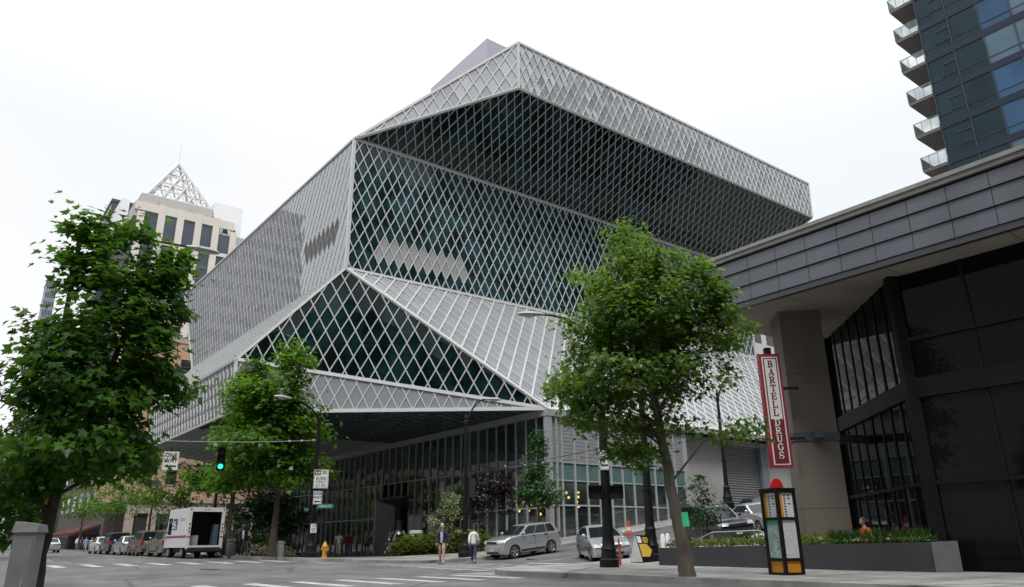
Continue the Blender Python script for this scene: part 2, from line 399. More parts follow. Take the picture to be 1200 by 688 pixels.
# ------------------------------------------------------------------ the library
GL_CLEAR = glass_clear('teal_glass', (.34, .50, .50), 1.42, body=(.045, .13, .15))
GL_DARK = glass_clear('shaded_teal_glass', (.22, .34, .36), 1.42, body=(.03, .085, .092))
GL_ENTRY = glass_clear('lobby_glass', (.5, .58, .56), 2.1, body=(.13, .155, .15))
GL_MESH = glass_mesh('meshed_glass', (.25, .26, .28), 2.1, var=.16)
GL_WEST = glass_mesh('meshed_glass_avenue', (.19, .195, .21), 3.6, .006, var=.08)
GL_TOP = glass_mesh('meshed_glass_roofline', (.38, .39, .415), 2.0, .05, var=.22)
GL_BAND = glass_mesh('metal_band_panel', (.25, .26, .29), 1.5, .25, var=.05)
GL_SLOPE = glass_mesh('sloped_meshed_glass', (.33, .34, .36), 2.0, .04, var=.1)
PANEL = mat('matte_grey_panel', (.34, .34, .345), .6, var=.03)
PANELD = mat('matte_dark_panel', (.07, .07, .072), .7, var=.03)
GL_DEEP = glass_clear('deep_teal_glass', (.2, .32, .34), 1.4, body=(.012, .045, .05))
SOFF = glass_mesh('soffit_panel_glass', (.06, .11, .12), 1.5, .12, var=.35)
SOFF_LIT = glass_mesh('soffit_panel_lit', (.20, .21, .22), 1.5, .3, var=.3)  # brighter copy of the soffit glass, light from the street put into its colour
BARL = mat('pale_mullion', (.58, .595, .59), .45, var=.05)
BARM = mat('grey_mullion', (.42, .43, .43), .45, var=.06)
lib = thing('library_building', 'huge faceted library wrapped in a diamond grid of steel and glass, folded like a jewel', 'building', (32.3, 38.2, 0))
LO = Vector((32.3, 38.2, 0))
def libpart(mb, name, m, parent=None, smooth=False):
    mb.v = [(v[0] - LO.x, v[1] - LO.y, v[2]) for v in mb.v]
    return mb.build(name, m, parent or lib, smooth)
def clip_poly(poly, a, b, c):
    """keep a*u+b*v<=c"""
    r = []
    for i in range(len(poly)):
        p, q = poly[i], poly[(i + 1) % len(poly)]
        dp, dq = a * p[0] + b * p[1] - c, a * q[0] + b * q[1] - c
        if dp <= 0: r.append(p)
        if (dp < 0 < dq) or (dq < 0 < dp):
            t = dp / (dp - dq); r.append((p[0] + (q[0] - p[0]) * t, p[1] + (q[1] - p[1]) * t))
    return r
def clip_line(poly, p, d):
    """segment of the infinite line p+t*d inside a convex ccw polygon"""
    t0, t1 = -1e9, 1e9
    for i in range(len(poly)):
        a, b = poly[i], poly[(i + 1) % len(poly)]
        nx_, ny_ = b[1] - a[1], -(b[0] - a[0])       # outward for ccw
        den = nx_ * d[0] + ny_ * d[1]; num = nx_ * (a[0] - p[0]) + ny_ * (a[1] - p[1])
        if abs(den) < 1e-9:
            if num < 0: return None
            continue
        t = num / den
        if den > 0: t1 = min(t1, t)
        else: t0 = max(t0, t)
    return (t0, t1) if t1 - t0 > .05 else None
def diamond_face(pts, u, gm, bm_, su=.86, sv=1.69, w=(.075, .075), dep=.1, edge=.2, edge_m=None, panel=None, jit=.004, name='glazing', pmat=None, org=None, seed=1, edge_skip=()):
    R = random.Random(seed)
    P = [Vector(p) for p in pts]; o = Vector(org) if org else P[0].copy()
    n = Vector((0, 0, 0))
    for i in range(len(P)): n += (P[i] - P[0]).cross(P[(i + 1) % len(P)] - P[0])
    n.normalize()
    if n.dot(EYE - P[0]) < 0: n = -n
    u = Vector(u).normalized() if u else Vector((0, 0, 1)).cross(n).normalized()
    v = n.cross(u); v.normalize()
    if v.z < -.01: v = -v
    pp = [((p - o).dot(u), (p - o).dot(v)) for p in P]
    if sum(pp[i][0] * pp[(i + 1) % len(pp)][1] - pp[(i + 1) % len(pp)][0] * pp[i][1] for i in range(len(pp))) < 0: pp.reverse()
    T = lambda a, b, c=0: o + u * a + v * b + n * c
    us = [p[0] for p in pp]; vs_ = [p[1] for p in pp]
    g = MB()
    for i in range(int(math.floor(min(us) / (su / 2))) - 1, int(math.ceil(max(us) / (su / 2))) + 2):
        for j in range(int(math.floor(min(vs_) / (sv / 2))) - 1, int(math.ceil(max(vs_) / (sv / 2))) + 2):
            if (i + j) % 2: continue
            cu, cv = i * su / 2, j * sv / 2
            q = [(cu - su / 2, cv), (cu, cv - sv / 2), (cu + su / 2, cv), (cu, cv + sv / 2)]
            for k in range(len(pp)):
                a, b = pp[k], pp[(k + 1) % len(pp)]
                ea, eb = b[1] - a[1], -(b[0] - a[0])
                q = clip_poly(q, ea, eb, ea * a[0] + eb * a[1])
                if len(q) < 3: break
            if len(q) < 3: continue
            ta, tb, t0 = R.gauss(0, jit), R.gauss(0, jit), R.gauss(0, .003)
            isp = 1 if (panel and panel(i, j, cu, cv)) else 0
            vv = [T(a, b, t0 + ta * (a - cu) + tb * (b - cv) + (.02 if isp else 0)) for a, b in q]
            nn = (vv[1] - vv[0]).cross(vv[2] - vv[0])
            if nn.dot(n) < 0: vv.reverse()
            g.poly(vv, isp)
    go = libpart(g, name, [gm, pmat or PANEL])
    br = MB()
    for fam, sg in ((0, 1), (1, -1)):
        d = (su / 2, sg * sv / 2)
        ks = set()
        lo = min(2 * (a / su) - sg * 2 * (b / sv) for a, b in pp); hi = max(2 * (a / su) - sg * 2 * (b / sv) for a, b in pp)
        for k in range(int(math.floor(lo)) - 1, int(math.ceil(hi)) + 2):
            if k % 2 == 0: continue
            p = (k * su / 2, 0)
            t = clip_line(pp, p, d)
            if t: br.bar(T(p[0] + d[0] * t[0], p[1] + d[1] * t[0], dep * .3 + .004 * fam), T(p[0] + d[0] * t[1], p[1] + d[1] * t[1], dep * .3 + .004 * fam), w[fam], dep, n)
    libpart(br, 'diamond_mullions', bm_, None).parent = go
    if edge:
        e = MB()
        for k in range(len(P)):
            if k in edge_skip: continue
            e.bar(P[k] + n * .03, P[(k + 1) % len(P)] + n * .03, edge, .16, n)
        eo = libpart(e, 'edge_trim', edge_m or bm_, None)
    return go
X1, XH = 71.0, 78.0
G = (32.3, 38.2, 9.6); D = (21.2, 47.5, 20.2); C = (21.2, 47.5, 31.0); K = (15.24, 51.3, 13.3); K0 = (15.24, 51.1, 9.6)
NN = (15.24, 76.4, 13.35); N0 = (15.24, 76.2, 9.6); FF = (21.2, 87.6, 20.2); EE = (21.2, 96.0, 31.4)
A = (33.3, 42, 42.1); A0 = (33.25, 42, 37.45); Bq = (XH, 42, 42.0); B0 = (XH - .3, 42, 37.4)
CR = (X1, 47.5, 31.0); DR = (X1, 47.5, 20.4)
SL = (84, 38.2, 9.6); SLT = (84, 47.5, 20.2)
# glazed faces
diamond_face([D, DR, CR, C], (1, 0, 0), GL_CLEAR, BARL, w=(.068, .068), org=D, panel=lambda i, j, cu, cv: j in (2, 3) and 2.5 < cu < 10.6, jit=.005, edge=.26, name='books_glazing', seed=2)
diamond_face([D, C, EE, FF], (0, 1, 0), GL_WEST, BARM, w=(.024, .024), dep=.03, org=D, pmat=PANELD, panel=lambda i, j, cu, cv: j in (4, 5) and 2.0 < cu < 8.2, jit=.002, edge=.16, edge_m=BARM, name='avenue_glazing', seed=3)
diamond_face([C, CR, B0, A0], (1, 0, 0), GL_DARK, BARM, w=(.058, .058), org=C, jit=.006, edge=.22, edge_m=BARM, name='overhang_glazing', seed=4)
diamond_face([A, A0, C], None, GL_TOP, BARL, su=1.1, sv=1.9, w=(.09, .09), org=A0, jit=.008, edge=.2, name='roofline_glazing', seed=5)
diamond_face([A, A0, B0, Bq], (1, 0, 0), GL_TOP, BARL, w=(.055, .055), org=A0, jit=.02, edge=.22, name='roofline_glazing', seed=6)
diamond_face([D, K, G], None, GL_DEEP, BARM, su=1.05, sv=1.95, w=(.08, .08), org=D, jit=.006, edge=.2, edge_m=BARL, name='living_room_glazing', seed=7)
diamond_face([K, K0, G], None, GL_BAND, BARL, su=.98, sv=1.9, w=(.06, .06), dep=.06, org=K0, jit=.003, edge=.24, edge_m=ALU, name='metal_band', seed=8)
diamond_face([D, G, SL, SLT], (1, 0, 0), GL_SLOPE, BARL, su=1.17, w=(.115, .06), org=D, jit=.005, edge=.3, name='sloped_glazing', seed=9)
diamond_face([D, K, NN, FF], (0, 1, 0), GL_TOP, BARM, w=(.04, .04), dep=.05, org=D, jit=.003, edge=.14, name='sloped_strip', seed=10)
diamond_face([K, K0, N0, NN], (0, 1, 0), GL_WEST, BARM, w=(.06, .06), dep=.06, org=K0, jit=.006, edge=.16, edge_m=BARM, name='avenue_glazing', seed=11)
SE = (32.3, 94.5, 9.6)
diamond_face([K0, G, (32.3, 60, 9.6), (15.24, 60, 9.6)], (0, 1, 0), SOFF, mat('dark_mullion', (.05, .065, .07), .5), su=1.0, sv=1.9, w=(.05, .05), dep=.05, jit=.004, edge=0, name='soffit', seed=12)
diamond_face([(15.24, 60, 9.6), (32.3, 60, 9.6), SE, N0], (0, 1, 0), SOFF_LIT, BARM, su=1.0, sv=1.9, w=(.05, .05), dep=.05, jit=.004, edge=0, name='soffit', seed=13)  # far half drawn paler, as if lit from the street
# solid closing surfaces (roof planes, rear walls)
b = MB()
b.poly([(33.3, 42.05, 42.08), (XH, 42.05, 41.98), (XH, 86, 42), (33.3, 86, 42)])
b.poly([C, A, (33.3, 86, 42), EE][::-1])
b.poly([EE, (33.3, 86, 42), (XH, 86, 42), (X1, 96, 31)][::-1])
libpart(b, 'roof', mat('metal_roofing', (.3, .3, .32), .5))
b = MB()
b.poly([(XH - .02, 42.1, 37.4), (XH - .02, 86, 37.4), (XH - .02, 86, 42), (XH - .02, 42.1, 42)])
b.poly([B0, CR, (X1, 96, 31), (XH - .05, 86, 37.4)])
b.poly([CR, DR, (X1, 96, 20), (X1, 96, 31)])
b.poly([SL, SLT, (84, 96, 20), (84, 96, 0), (84, 38.2, 0)])
b.poly([EE, FF, (X1, 96, 20), (X1, 96, 31)])
b.poly([FF, NN, N0, SE, (84, 96, 9.6), (84, 96, 20)])
b.poly([(32.5, 95, 0), (84, 95, 0), (84, 95, 9.6), (32.5, 95, 9.6)])
b.poly([(X1, 47.5, 20.25), (84, 47.5, 20.25), (84, 96, 20.25), (X1, 96, 20.25)])
libpart(b, 'rear_wall', mat('rear_metal_panel', (.22, .23, .24), .6))
# penthouse plant room on the roof
b = MB()
def ray_at(px, py, y=None, x=None):
    r = _F + _R * ((px - 600) / FPX) - _U * ((py - 344) / FPX)
    k = y / r.y if y is not None else x / r.x
    return EYE + r * k
p = ray_at(570.6, 44.7, y=56); q = ray_at(592, 53.5, y=56); r_ = ray_at(505, 101, x=p.x)
b.prism([(p.x, p.y), (q.x + 8, p.y), (q.x + 8, r_.y), (p.x, r_.y)], 41.9, p.z)
libpart(b, 'plant_room', mat('lilac_metal_cladding', (.36, .36, .42), .5, var=.03))
# interiors: floors, columns, cores
INT = mat('interior_plaster', (.5, .62, .62), .8, var=.15, scale=.3)
IFL = mat('interior_floor', (.28, .38, .38), .6, var=.3, scale=.3)
b = MB()
for i, z in enumerate((20.3, 23.4, 26.5, 29.6)):
    y0 = 48.6 + (i % 2) * 1.1
    b.add([(21.9, y0, z), (70.5, y0, z + .9), (70.5, 62, z + .9), (21.9, 62, z), (21.9, y0, z + .45), (70.5, y0, z + 1.35), (70.5, 62, z + 1.35), (21.9, 62, z + .45)],
          [(3, 2, 1, 0), (4, 5, 6, 7), (0, 1, 5, 4), (1, 2, 6, 5), (2, 3, 7, 6), (3, 0, 4, 7)])
b.mm(34.5, 77, 44.6, 60, 37.5, 37.9)
for z in (34.0,): b.mm(26, 75, 46.2, 60, z, z + .35)
libpart(b, 'floor_slab', IFL)
b = MB()
for i in range(13):
    x = 24 + i * 3.9; b.mm(x, x + .45, 50.6, 51.05, 20.3, 31)
    b.bar((x + 1, 49.5, 20.5), (x + 3.2, 50.3, 30.8), .3, .3)
for i in range(6): b.bar((22 + i * 3, 46.5 - i * 1.2 + 3.5, 10), (24 + i * 3, 48.5, 19.5), .35, .35)
libpart(b, 'column', INT)
b = MB()
b.mm(23.5, 70.5, 61, 62, 19, 31); b.mm(35, 77, 58, 59, 31, 42); b.mm(33.4, 34.2, 60, 94.6, .2, 9.5)
b.mm(33, 83, 53, 54, .2, 20); b.mm(22.2, 22.6, 60, 86, 20.6, 31)
libpart(b, 'core_wall', DARK)
b = MB()
for i in range(26):
    z = rnd.choice((20.8, 23.9, 27.0)); x = rnd.uniform(23, 66)
    b.mm(x, x + rnd.uniform(.6, 2.2), 50.2, 50.8, z, z + rnd.uniform(.8, 2.0))
libpart(b, 'bookcase', mat('bookshelf_teal', (.10, .22, .22), .7, var=.4, scale=2))
# ---- street level of the library
MULL = mat('lobby_mullion', (.36, .40, .41), .4, var=.08)
CORR = mat('ribbed_metal_panel', (.27, .27, .285), .55, var=.08)
SPAN = mat('teal_spandrel_glass', (.10, .165, .16), .15, var=.25, scale=.5)
b = MB(); g = MB(); sp = MB(); up = MB()
Y = 38.2; X = 32.3
# avenue wall along x = 32.3; recessed portal between y=56.6 and 61.4
def in_portal(y): return 56.55 < y < 61.45
ys = [38.2 + i * 1.16 for i in range(49)]
for y in ys[1:]:
    z0 = 4.55 if in_portal(y) else max(-.1, H(X, y) - .2)
    b.mm(X - .09, X + .05, y - .05, y + .05, z0, 9.1)
for z in (3.15, 6.05):
    if z > 4.5: b.mm(X - .06, X + .04, 38.3, 94.6, z - .05, z + .05)
    else:
        b.mm(X - .06, X + .04, 38.3, 56.5, z - .05, z + .05); b.mm(X - .06, X + .04, 61.5, 94.6, z - .05, z + .05)
for i, y in enumerate(ys[:-1]):
    y1 = ys[i + 1]; z0 = 4.6 if (in_portal(y + .58)) else -.2
    jx = rnd.gauss(0, .006)
    if z0 < 4: g.poly([(X + jx, y, z0), (X - jx, y1, z0), (X - jx, y1, 6.05), (X + jx, y, 6.05)][::-1])
    up.poly([(X + jx, y, 6.05), (X - jx, y1, 6.05), (X - jx, y1, 9.1), (X + jx, y, 9.1)][::-1])
libpart(g, 'lobby_glazing', GL_ENTRY); g = MB()
# cross street wall along y = 38.2
xs = [32.3 + i * 1.14 for i in range(13)]
for x in xs[1:]:
    b.mm(x - .06, x + .06, Y - .1, Y + .05, H(x, Y) - .1, 9.1)
for z in (3.3, 6.1): b.mm(X + .1, 46, Y - .06, Y + .04, z - .05, z + .05)
for i in range(12):
    x, x1 = xs[i], xs[i + 1]; jx = rnd.gauss(0, .006)
    g.poly([(x, Y + jx, .6), (x1, Y - jx, .6), (x1, Y - jx, 4.9), (x, Y + jx, 4.9)])
    sp.poly([(x, Y + .01, 4.9), (x1, Y + .01, 4.9), (x1, Y + .01, 6.05), (x, Y + .01, 6.05)])
b.mm(X + .1, 46, Y - .05, Y + .04, 4.86, 4.94)
libpart(b, 'lobby_mullions', MULL); libpart(g, 'lobby_glazing', GL_ENTRY); libpart(sp, 'spandrel_glass', SPAN); libpart(up, 'upper_glazing', glass_clear('upper_lobby_glass', (.3, .4, .4), 1.9, body=(.07, .13, .13)))
b = MB()
b.mm(X - .2, X + .2, Y - .2, Y + .2, .6, 9.1); b.mm(X + .55, X + .7, Y - .17, Y + .05, .8, 9.1)
b.mm(X - .25, X + .1, Y - .25, 94.8, 9.1, 9.56); b.mm(X + .12, 84, Y - .25, Y + .1, 9.1, 9.56)
libpart(b, 'edge_beam', mat('edge_beam_grey', (.33, .34, .345), .6))
# ribbed grey panels above the windows on the cross street
b = MB()
for i in range(12):
    x0, x1 = xs[i] + .07, xs[i + 1] - .07
    for k in range(12):
        z = 6.17 + k * .245
        b.add([(x0, Y + .03, z), (x1, Y + .03, z), (x1, Y + .012, z + .2), (x0, Y + .012, z + .2), (x1, Y + .03, z + .243), (x0, Y + .03, z + .243)], [(0, 1, 2, 3), (3, 2, 4, 5)])
libpart(b, 'ribbed_panel', CORR)
# concrete wall with the roller shutter further up the hill
b = MB(); b.mm(46.07, 52.2, Y + 1.0, Y + 1.5, 2, 9.1); b.mm(58.6, 84, Y + 1.0, Y + 1.5, 2, 9.1); b.mm(52.2, 58.6, Y + 1.0, Y + 1.5, 8.7, 9.1)
b.mm(46.07, 46.4, Y - .05, Y + 1.0, 2, 9.1)
libpart(b, 'concrete_wall', mat('library_concrete', (.36, .36, .365), .8, var=.14, scale=.5, bump=.1))
b = MB()
for k in range(26): b.add([(52.2, Y + 1.4, 3.4 + k * .205), (58.6, Y + 1.4, 3.4 + k * .205), (58.6, Y + 1.34, 3.5 + k * .205), (52.2, Y + 1.34, 3.5 + k * .205), (58.6, Y + 1.4, 3.605 + k * .205), (52.2, Y + 1.4, 3.605 + k * .205)], [(0, 1, 2, 3), (3, 2, 4, 5)])
sh = libpart(b, 'roller_shutter', mat('grey_shutter', (.17, .175, .185), .5, var=.1))
b = MB(); b.mm(57.6, 58.6, Y + .98, Y + 1.3, 3.4, 8.7); libpart(b, 'shutter_post', mat('blue_grey_steel', (.17, .2, .24), .5))
# entrance portal
b = MB(); PG = mat('portal_grey', (.5, .51, .53), .6, var=.06)
b.add([(X - .5, 61.6, -.1), (X + 3.2, 60.2, -.1), (X + 3.2, 60.2, 3.5), (X - .5, 61.6, 4.7)], [(0, 1, 2, 3)])
libpart(b, 'portal_jamb', PG); b = MB(); b.mm(X - .5, X + .1, 61.6, 61.75, -.1, 4.7); libpart(b, 'portal_frame', PG); b = MB()
b.mm(X - .05, X + .15, 54.3, 56.5, -.1, 3.1); libpart(b, 'grey_panel', PG); b = MB(); b.mm(X - .09, X + .15, 52.0, 53.2, -.1, 3.1)
libpart(b, 'grey_panel', PG)
b = MB()
b.add([(X - .5, 61.6, 4.7), (X + 3.2, 60.2, 3.5), (X + 3.2, 56.6, 3.5), (X - .5, 56.6, 4.7)], [(0, 1, 2, 3)])
b.mm(X - .52, X + .1, 56.55, 61.76, 4.7, 4.86)
libpart(b, 'portal_canopy', mat('portal_soffit', (.08, .085, .09), .6))
b = MB(); b.mm(X + 3.2, X + 3.3, 56.4, 60.3, 0, 3.6); libpart(b, 'entrance_door', DARK)
b = MB(); b.mm(X + .2, 83, Y + .2, 94, .02, .08); b.mm(X + 1.5, 83, Y + 3, 94, 4.9, 5.2); libpart(b, 'lobby_floor', mat('lobby_floor_finish', (.16, .15, .14), .4))
# ---- warm pendant lamps inside the lobby
LAMP = emit('warm_lamp_glass', (1, .6, .16), 3.2)
CORD = mat('lamp_cord', (.02, .02, .02), .6)
def pendant(x, y, z):
    t = thing('pendant_lamp', 'small amber glass ball lamp glowing behind the library lobby windows', 'lamp', (x, y, z), 0, 'amber lamps hanging in the lobby')
    m = MB(); m.ball((0, 0, 0), .1, 10); m.build('lamp_globe', LAMP, t, True)
    m = MB(); m.tube([(0, 0, .12), (0, 0, 4.9 - z)], .012, 5); m.build('lamp_cord', CORD, t)
    return t
ped = []
for (x, n) in ((34.4, 3), (36.8, 4), (36.2, 2), (39.2, 4), (39.7, 3)):
    for k in range(n): ped.append((x + rnd.uniform(-.15, .15), 40.2 + rnd.uniform(0, .8), 3.6 - k * .32 + .02 * x))
for y in (41, 42.3, 43.4, 44.6, 51.0, 51.6, 53.0, 53.5, 63.5, 64.8, 66.6, 68.4, 70.6, 73.2, 76):
    ped.append((33.9 + rnd.uniform(0, .5), y + rnd.uniform(-.2, .2), rnd.uniform(3.3, 4.2)))
    ped.append((34.2, y + .5, rnd.uniform(2.7, 3.4)))
for p in ped: pendant(*p)
# ------------------------------------------------------------------ other buildings
DGL = mat('dark_window_glass', (.015, .018, .022), .06, var=.4, scale=.3, spec=.6)
BGL = mat('office_blue_glass', (.035, .05, .075), .06, var=.5, scale=.15, spec=.7)
# --- pale stone tower with the open steel pyramid
TY = 170.0
tw = thing('office_tower', 'cream stone office tower topped by an open white steel pyramid', 'building', (36, TY, 0))
def tp(mb, name, m, smooth=False):
    mb.v = [(v[0] - 36, v[1] - TY, v[2]) for v in mb.v]; return mb.build(name, m, tw, smooth)
STN = mat('cream_stone', (.56, .525, .48), .8, var=.05, scale=.2)
b = MB(); b.mm(24.9, 52.5, TY + .6, TY + 36, 0, 71.5); tp(b, 'core_wall', mat('tower_dark_wall', (.04, .05, .06), .5))
for x0, x1 in ((26.8, 29.5), (31.1, 33.55), (35.15, 37.55), (39.15, 41.55), (43.15, 45.7), (47.3, 52.4)):
    for z0, z1 in ((66.7, 72.9), (57.5, 65.7), (48.3, 56.5), (39, 47.3), (30, 38), (21, 29), (12, 20)):
        if z1 > 72 and x0 > 43: z1 = 71.4
        b = MB(); b.mm(x0, x1, TY + .5, TY + .59, z0, min(z1, 71.4) if x0 > 47 else z1); tp(b, 'window', BGL)
b = MB()
px_ = [26.0, 30.3, 34.35, 38.35, 42.35, 46.5]          # pier centres
for x in px_: b.mm(x - .75, x + .75, TY, TY + .55, 0, 75.2 if 30 < x < 44 else 72.6)
b.mm(24.6, 46.5, TY + .1, TY + .6, 73.0, 75.0)
for z in (66.2, 57.0, 47.8, 38.5, 29.5, 20.5, 11.5): b.mm(25.26, 46.5, TY + .06, TY + .59, z - .45, z + .45)
b.mm(47.4, 52.3, TY + .35, TY + .58, 65.4, 67.0); b.mm(47.4, 52.3, TY + .35, TY + .58, 56, 57.6)
tp(b, 'stone_pier', STN)
b = MB()
for z in (62.3, 53.4, 44, 34.5, 25.5): b.mm(25.3, 46.4, TY + .3, TY + .57, z - .35, z + .35)
for x in [27.5, 28.6, 31.6, 33, 35.7, 37, 39.7, 41, 43.8, 45.2]: b.mm(x - .06, x + .06, TY + .45, TY + .61, 12, 72.5)
tp(b, 'window_transom', mat('dark_transom', (.07, .09, .12), .4))
b = MB(); b.mm(25.6, 41.3, TY + .8, TY + 17.5, 75.0, 77.4); b.mm(24.6, 42.6, TY + .6, TY + 19, 71.5, 75.0); b.mm(29.5, 40, TY + .3, TY + .75, 75.0, 76.2)
tp(b, 'stone_crown', mat('grey_stone', (.40, .385, .37), .8, var=.05, scale=.2))
b = MB(); b.mm(41.8, 48.6, TY + 2, TY + 26, 71.5, 80.0); tp(b, 'white_screen', mat('white_metal_screen', (.72, .73, .75), .5, var=.03)); b = MB(); b.mm(22.8, 24.5, TY + 8, TY + 22, 71.5, 78.2)
tp(b, 'white_screen', MATS['white_metal_screen'])
b = MB()
for k in range(3): b.mm(42.6 + k * 1.8, 43.7 + k * 1.8, TY + 1.95, TY + 2.05, 72.6, 74.0)
tp(b, 'screen_vent', DARK)
b = MB(); b.mm(47.2, 49.4, TY + .2, TY + .59, 68, 71.6); tp(b, 'grey_panel', DALU)
pb = MB(); bx0, bx1, by0, by1, bz, tz = 26.6, 41.2, TY + 1.2, TY + 16.6, 77.4, 91.0
ap = Vector(((bx0 + bx1) / 2, (by0 + by1) / 2, tz))
cs = [Vector((bx0, by0, bz)), Vector((bx1, by0, bz)), Vector((bx1, by1, bz)), Vector((bx0, by1, bz))]
for k in range(4):
    a, c = cs[k], cs[(k + 1) % 4]
    pb.bar(a, ap, .55, .45); pb.bar(a, c, .55, .5)
    n = 5
    for r in range(1, n):
        t = r / n; l, r2 = a.lerp(ap, t), c.lerp(ap, t)
        pb.bar(l, r2, .28, .28)
        pb.bar(a.lerp(c, t), ap.lerp(c, t) if False else a.lerp(c, t).lerp(l.lerp(r2, 0) + (c - a) * 0, 0) + (ap - a) * 0, .2, .2)
    for r in range(1, n):      # the two families of diagonals
        t = r / n
        pb.bar(a.lerp(c, t), a.lerp(ap, t), .26, .26); pb.bar(a.lerp(c, t), c.lerp(ap, 1 - t), .26, .26)
pb.bar(ap, ap + Vector((0, 0, 5)), .12, .12)
pb.build('steel_pyramid', mat('white_steel', (.55, .55, .56), .5, var=.02), tw).location = (-36, -TY, 0)
# --- peach brick hotel across the next street
PX, PY = 21.6, 115.0
ph = thing('brick_hotel', 'peach brick hotel block with rows of dark sash windows beyond the mail truck', 'building', (PX, PY, 0))
def pp(mb, name, m):
    mb.v = [(v[0] - PX, v[1] - PY, v[2]) for v in mb.v]; return mb.build(name, m, ph)
PEACH = mat('peach_brick', (.43, .27, .19), .9, var=.1, scale=1.0); PSTN = mat('peach_stone_trim', (.36, .30, .25), .8, var=.12)
wx = [23.3 + k * 3.55 for k in range(8)]; zr = (10.4, 14.4, 18.4, 22.4, 26.4); hh = 2.1; ww = 1.5
b = MB()
zed = [7.4]
for z in zr: zed += [z - hh / 2, z + hh / 2]
zed.append(30)
for i in range(0, len(zed), 2): b.mm(PX, 52, PY, PY + .4, zed[i], zed[i + 1])
for z in zr:
    x = PX
    for w in wx: b.mm(x, w - ww / 2, PY, PY + .4, z - hh / 2, z + hh / 2); x = w + ww / 2
    b.mm(x, 52, PY, PY + .4, z - hh / 2, z + hh / 2)
b.mm(PX, PX + .4, PY + .4, PY + 26, 7.4, 30); b.mm(PX, 52, PY + .4, PY + 26, 29.9, 30.2)
pp(b, 'brick_wall', PEACH)
b = MB(); b.mm(PX - .15, 52.2, PY - .2, PY + .4, 6.9, 7.4); b.mm(PX - .1, 52.2, PY - .12, PY + .4, 29.9, 30.8); b.mm(PX - .05, 52, PY - .08, PY + .2, 12.2, 12.45)
for w in [PX + .6] + [x + 1.77 for x in wx]: b.mm(w - .55, w + .55, PY - .02, PY + .4, 0, 6.9)
b.mm(PX + .05, 52, PY + .06, PY + .4, 5.4, 6.9)
pp(b, 'stone_base', PSTN)
b = MB(); b.mm(PX + .1, 52, PY + .42, PY + .5, 0, 30); pp(b, 'shop_glass', DARK)
for z in zr:
    for w in wx:
        m = MB(); m.mm(w - ww / 2, w + ww / 2, PY + .24, PY + .3, z - hh / 2, z + hh / 2); wo = pp(m, 'window', DGL)
        m = MB(); m.mm(w - ww / 2, w + ww / 2, PY + .17, PY + .235, z - .06, z + .06); m.mm(w - ww / 2, w - ww / 2 + .1, PY + .16, PY + .238, z - hh / 2, z + hh / 2); m.mm(w + ww / 2 - .1, w + ww / 2, PY + .16, PY + .238, z - hh / 2, z + hh / 2)
        m.v = [(v[0] - PX, v[1] - PY, v[2]) for v in m.v]; m.build('sash', mat('dark_sash', (.05, .05, .05), .6), wo)
        m = MB(); m.mm(w - ww / 2 - .1, w + ww / 2 + .1, PY - .1, PY + .2, z - hh / 2 - .16, z - hh / 2 - .003)
        m.v = [(v[0] - PX, v[1] - PY, v[2]) for v in m.v]; m.build('sill', PSTN, wo)
# --- dark shop row with awnings far down the avenue
sr = thing('shop_building', 'dark shopfront building with a red awning far down the avenue', 'building', (24, 140, 0))
b = MB(); b.mm(0, 30, 4, 90, 0, 34); b.build('wall', mat('brown_grey_wall', (.13, .115, .11), .9), sr)
for k in range(10):
    for z in range(4): b = MB(); b.mm(-.06, .0, 6 + k * 8, 9.5 + k * 8, 8 + z * 6, 11 + z * 6); b.build('window', DGL, sr)
b = MB(); b.add([(-4, 6, 3.0), (-4, 40, 3.0), (-.01, 40, 4.4), (-.01, 6, 4.4), (-4, 6, 3.4), (-4, 40, 3.4), (-.01, 40, 4.8), (-.01, 6, 4.8)], [(3, 2, 1, 0), (4, 5, 6, 7), (0, 1, 5, 4), (1, 2, 6, 5), (2, 3, 7, 6), (3, 0, 4, 7)])
b.build('awning', mat('red_awning', (.09, .022, .018), .8), sr)
b = MB(); b.mm(-.05, .0, 5, 85, .3, 3.2); b.build('shop_window', DARK, sr)
# --- thin dark tower far behind the left tree, and the street's far end
def block(name, label, x0, x1, y0, y1, h, m, wm, nx_, nz_, faces='SW', parapet=.8, z0=0, cat='building', seen=True):
    t = thing(name, label, cat, (x0, y0, z0))
    w, d = x1 - x0, y1 - y0
    b = MB(); b.mm(0, w, 0, d, 0, h); b.mm(-.2, w + .2, -.2, d + .2, h, h + parapet); b.build('wall', m, t)
    st = h / nz_; rects = []
    for k in range(nz_ - 1, -1, -1):
        z = k * st + st * .3
        for fc in faces:
            n = nx_ if fc in 'SN' else max(2, int(nx_ * d / w)); s = (w if fc in 'SN' else d) / n
            for i in range(n):
                a, c = s * i + s * .2, s * i + s * .8
                rects.append({'S': (a, c, -.05, 0), 'N': (a, c, d, d + .05), 'W': (-.05, 0, a, c), 'E': (w, w + .05, a, c)}[fc] + (z, z + st * .55))
    lim = 100 if seen else 0
    for r in rects[:lim]: b = MB(); b.mm(*r); b.build('window', wm, t)
    if rects[lim:]:
        b = MB()
        for r in rects[lim:]: b.mm(*r)
        b.build('windows', wm, t)['kind'] = 'stuff'
    return t

